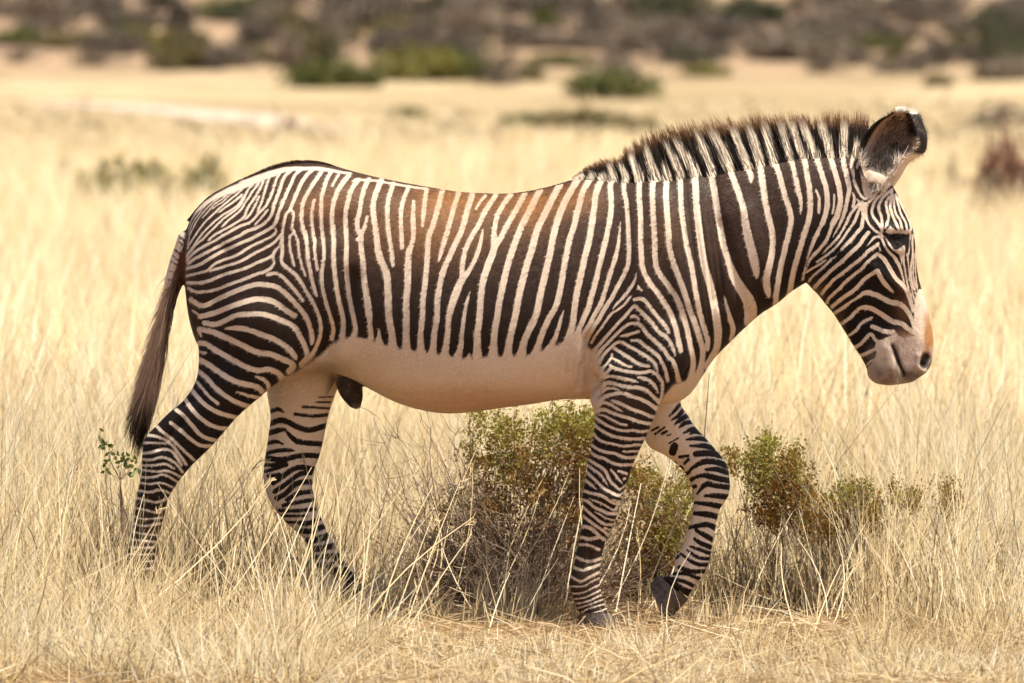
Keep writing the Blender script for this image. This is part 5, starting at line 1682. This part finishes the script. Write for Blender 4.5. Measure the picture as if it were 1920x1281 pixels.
def far_shrub(px, py, w, h, mat, var, label, group=None, name='shrub'):
    x, y, z = ground_hit(px, py)
    d = y + CAM_D
    sx = w / 2 * d / FPX; sz = h * d / FPX
    root = link(name, None, loc=(x, y, z - 0.01))
    root['label'] = label; root['category'] = 'shrub'
    if group: root['group'] = group
    key = (mat, var)
    if key not in cache:
        (v, f, sh), (tv, tf) = VARS[var]
        cache[key] = (leaf_mesh('foliage', v, f, sh, LM[mat]), cache.get(('tw', var)) or mesh_np('branches', tv, tf, twm))
        cache[('tw', var)] = cache[key][1]
    a, b = cache[key]
    o = link('foliage', a, root); o['kind'] = 'stuff'
    link('branches', b, root)
    root.scale = (sx, max(sx, sz) * 0.9, sz)
    root.rotation_euler.z = 0.0 if rng.uniform() < 0.5 else math.pi
    return root

for a in [
    (1155, 184, 150, 56, 'green', 1, 'round dark green shrub alone on the pale plain above the withers'),
    (762, 226, 64, 32, 'green', 0, 'tiny green shrub alone on the plain above the middle of the back'),
    (985, 246, 100, 40, 'green', 0, 'left green shrub of the low row on the plain beyond the back'),
    (1050, 246, 90, 42, 'olive', 1, 'middle olive shrub of the low row on the plain beyond the back'),
    (1135, 246, 130, 46, 'olive', 2, 'right wide olive shrub of the low row on the plain beyond the back'),
    (1200, 248, 64, 34, 'olive', 0, 'small olive shrub ending the low row just before the mane'),
    (1762, 163, 50, 24, 'olive', 1, 'small olive shrub alone on the plain above and right of the ears'),
    (1865, 268, 190, 70, 'grey', 3, 'wide grey leafless shrub on the plain right of the ears'),
    (1890, 440, 110, 210, 'red', 0, 'tall reddish brown wispy shrub at the right edge of the picture'),
    (1788, 420, 40, 120, 'grey', 3, 'thin grey upright shrub left of the reddish one'),
    (1750, 366, 74, 64, 'yellow', 0, 'faint yellow green shrub right of the forehead'),
    (235, 402, 170, 104, 'yellow', 1, 'yellow green shrub in the straw left of the rump'),
    (305, 402, 100, 76, 'olive', 0, 'low olive shrub between two yellow green ones left of the rump'),
    (374, 406, 90, 122, 'yellow', 2, 'taller yellow green shrub touching the rump outline'),
    (130, 370, 76, 66, 'grey', 3, 'faint grey shrub in the straw at the far left'),
    (160, 396, 70, 46, 'olive', 0, 'small faint olive shrub below the grey one at the far left'),
    (545, 238, 22, 22, 'red', 0, 'small reddish clump on the pale sandy path'),
    (35, 84, 90, 38, 'green', 0, 'dark green shrub in the band at the far left edge'),
    (130, 90, 120, 34, 'olive', 1, 'olive shrub second from the left in the band'),
    (240, 92, 120, 44, 'yellow', 2, 'yellow green shrub third from the left in the band'),
    (330, 130, 100, 62, 'olive', 1, 'olive brown shrub against the dark grey round one'),
    (400, 130, 56, 54, 'dusk', 0, 'dark grey round shrub at the edge of the plain on the left'),
    (180, 122, 120, 28, 'grey', 3, 'low grey leafless shrub below the left band'),
    (465, 104, 70, 26, 'olive', 0, 'small olive shrub right of the dark grey round one'),
    (540, 125, 80, 66, 'grey', 3, 'grey brown leafless shrub left of the green thicket'),
    (600, 164, 120, 60, 'green', 0, 'green shrub at the left end of the central thicket'),
    (672, 164, 90, 52, 'green', 2, 'second green shrub of the central thicket'),
    (590, 120, 90, 66, 'olive', 1, 'olive shrub standing behind the left end of the thicket'),
    (775, 150, 150, 66, 'yellow', 1, 'large yellow green shrub in the middle of the thicket'),
    (880, 150, 100, 58, 'green', 2, 'dense green shrub on the right of the thicket'),
    (935, 160, 90, 44, 'dusk', 3, 'grey twiggy shrub right of the thicket'),
    (990, 150, 56, 32, 'olive', 0, 'small olive shrub between the grey ones beyond the back'),
    (1055, 122, 120, 26, 'green', 0, 'flat green shrub behind the lone round one'),
    (1150, 142, 120, 40, 'grey', 3, 'grey shrub right behind the lone round green one'),
    (1327, 142, 90, 24, 'yellow', 0, 'flat yellow green shrub above the mane'),
    (430, 36, 130, 46, 'green', 1, 'large green shrub at the top left of the slope'),
    (300, 18, 66, 60, 'dusk', 2, 'dark shrub cut by the top edge on the left'),
    (640, 26, 64, 70, 'dark', 1, 'dark green shrub cut by the top edge left of the middle'),
    (800, 46, 76, 66, 'dark', 2, 'dark green upright shrub on the slope above the thicket'),
    (1025, 52, 56, 40, 'green', 0, 'green shrub on the slope above the middle'),
    (1270, 36, 130, 66, 'dark', 1, 'broad dark green shrub at the top, above the mane'),
    (1420, 44, 110, 64, 'dark', 2, 'dark green rounded shrub right of the broad one at the top'),
    (1700, 28, 64, 60, 'dark', 0, 'dark green shrub cut by the top edge on the right'),
    (1385, 72, 70, 32, 'green', 0, 'small bright green shrub below the dark rounded one'),
    (1890, 108, 90, 60, 'dark', 1, 'dark green shrub at the right edge of the slope'),
    (1575, 74, 90, 30, 'green', 0, 'grey green shrub in the middle of the right slope'),
    (1660, 92, 100, 28, 'green', 2, 'long low green shrub on the right slope'),
]:
    far_shrub(*a)
FAR_LIST = [(80, 40, 130, 56, 'grey'), (180, 30, 100, 40, 'dusk'), (250, 52, 90, 30, 'dusk'), (340, 70, 40, 70, 'dusk'), (690, 54, 130, 60, 'dusk'), (610, 82, 100, 60, 'grey'), (880, 66, 150, 56, 'grey'),
                          (960, 90, 110, 50, 'dusk'), (1120, 76, 180, 56, 'dusk'), (1040, 26, 150, 44, 'dusk'), (1220, 96, 120, 54, 'grey'), (1350, 78, 120, 44, 'dusk'), (1560, 60, 110, 40, 'grey'), (1500, 112, 140, 44, 'grey'),
                          (1545, 136, 70, 30, 'dusk'), (1605, 122, 90, 30, 'dusk'), (1740, 124, 80, 34, 'dusk'), (1800, 64, 60, 34, 'grey'), (1690, 136, 90, 22, 'grey'), (1430, 100, 110, 44, 'grey'), (1300, 110, 120, 40, 'dusk'),
                          (760, 96, 120, 44, 'dusk'), (860, 112, 90, 60, 'dusk'), (520, 50, 110, 40, 'grey'), (40, 116, 70, 22, 'grey'), (1880, 150, 90, 40, 'grey'), (1820, 118, 90, 30, 'dusk'), (900, 20, 130, 40, 'grey'),
                          (1180, 30, 110, 50, 'dusk'), (1620, 30, 110, 40, 'grey'), (1780, 18, 100, 34, 'grey'), (540, 12, 80, 40, 'grey'), (720, 14, 90, 40, 'grey'), (120, 10, 120, 34, 'dusk'), (1500, 26, 70, 40, 'grey'), (1880, 40, 70, 40, 'grey')]
for k in range(78):                                # the smaller scrub scattered between them
    FAR_LIST.append((float(rng.uniform(-30, 1950)), float(rng.uniform(-14, 128)), float(rng.uniform(40, 110)), float(rng.uniform(22, 44)), ['grey', 'dusk', 'dusk', 'olive', 'grey', 'dark'][int(rng.integers(0, 6))]))
WORDS = {'grey': 'pale grey leafless', 'dusk': 'dark grey brown leafless', 'olive': 'dull olive', 'dark': 'dark green'}
for (px, py, w, h, m) in FAR_LIST:
    zone = 'left' if px < 640 else ('middle' if px < 1280 else 'right')
    tier = 'top of the far slope' if py < 45 else ('foot of the far slope' if py > 95 else 'waist of the far slope')
    far_shrub(px, py, w * 1.2, h * 1.25, m, 3 if rng.uniform() < 0.5 else int(rng.integers(0, 3)), 'blurred %s shrub on the %s, %s third' % (WORDS[m], tier, zone), '%s shrubs, %s, %s third' % (WORDS[m], tier, zone))
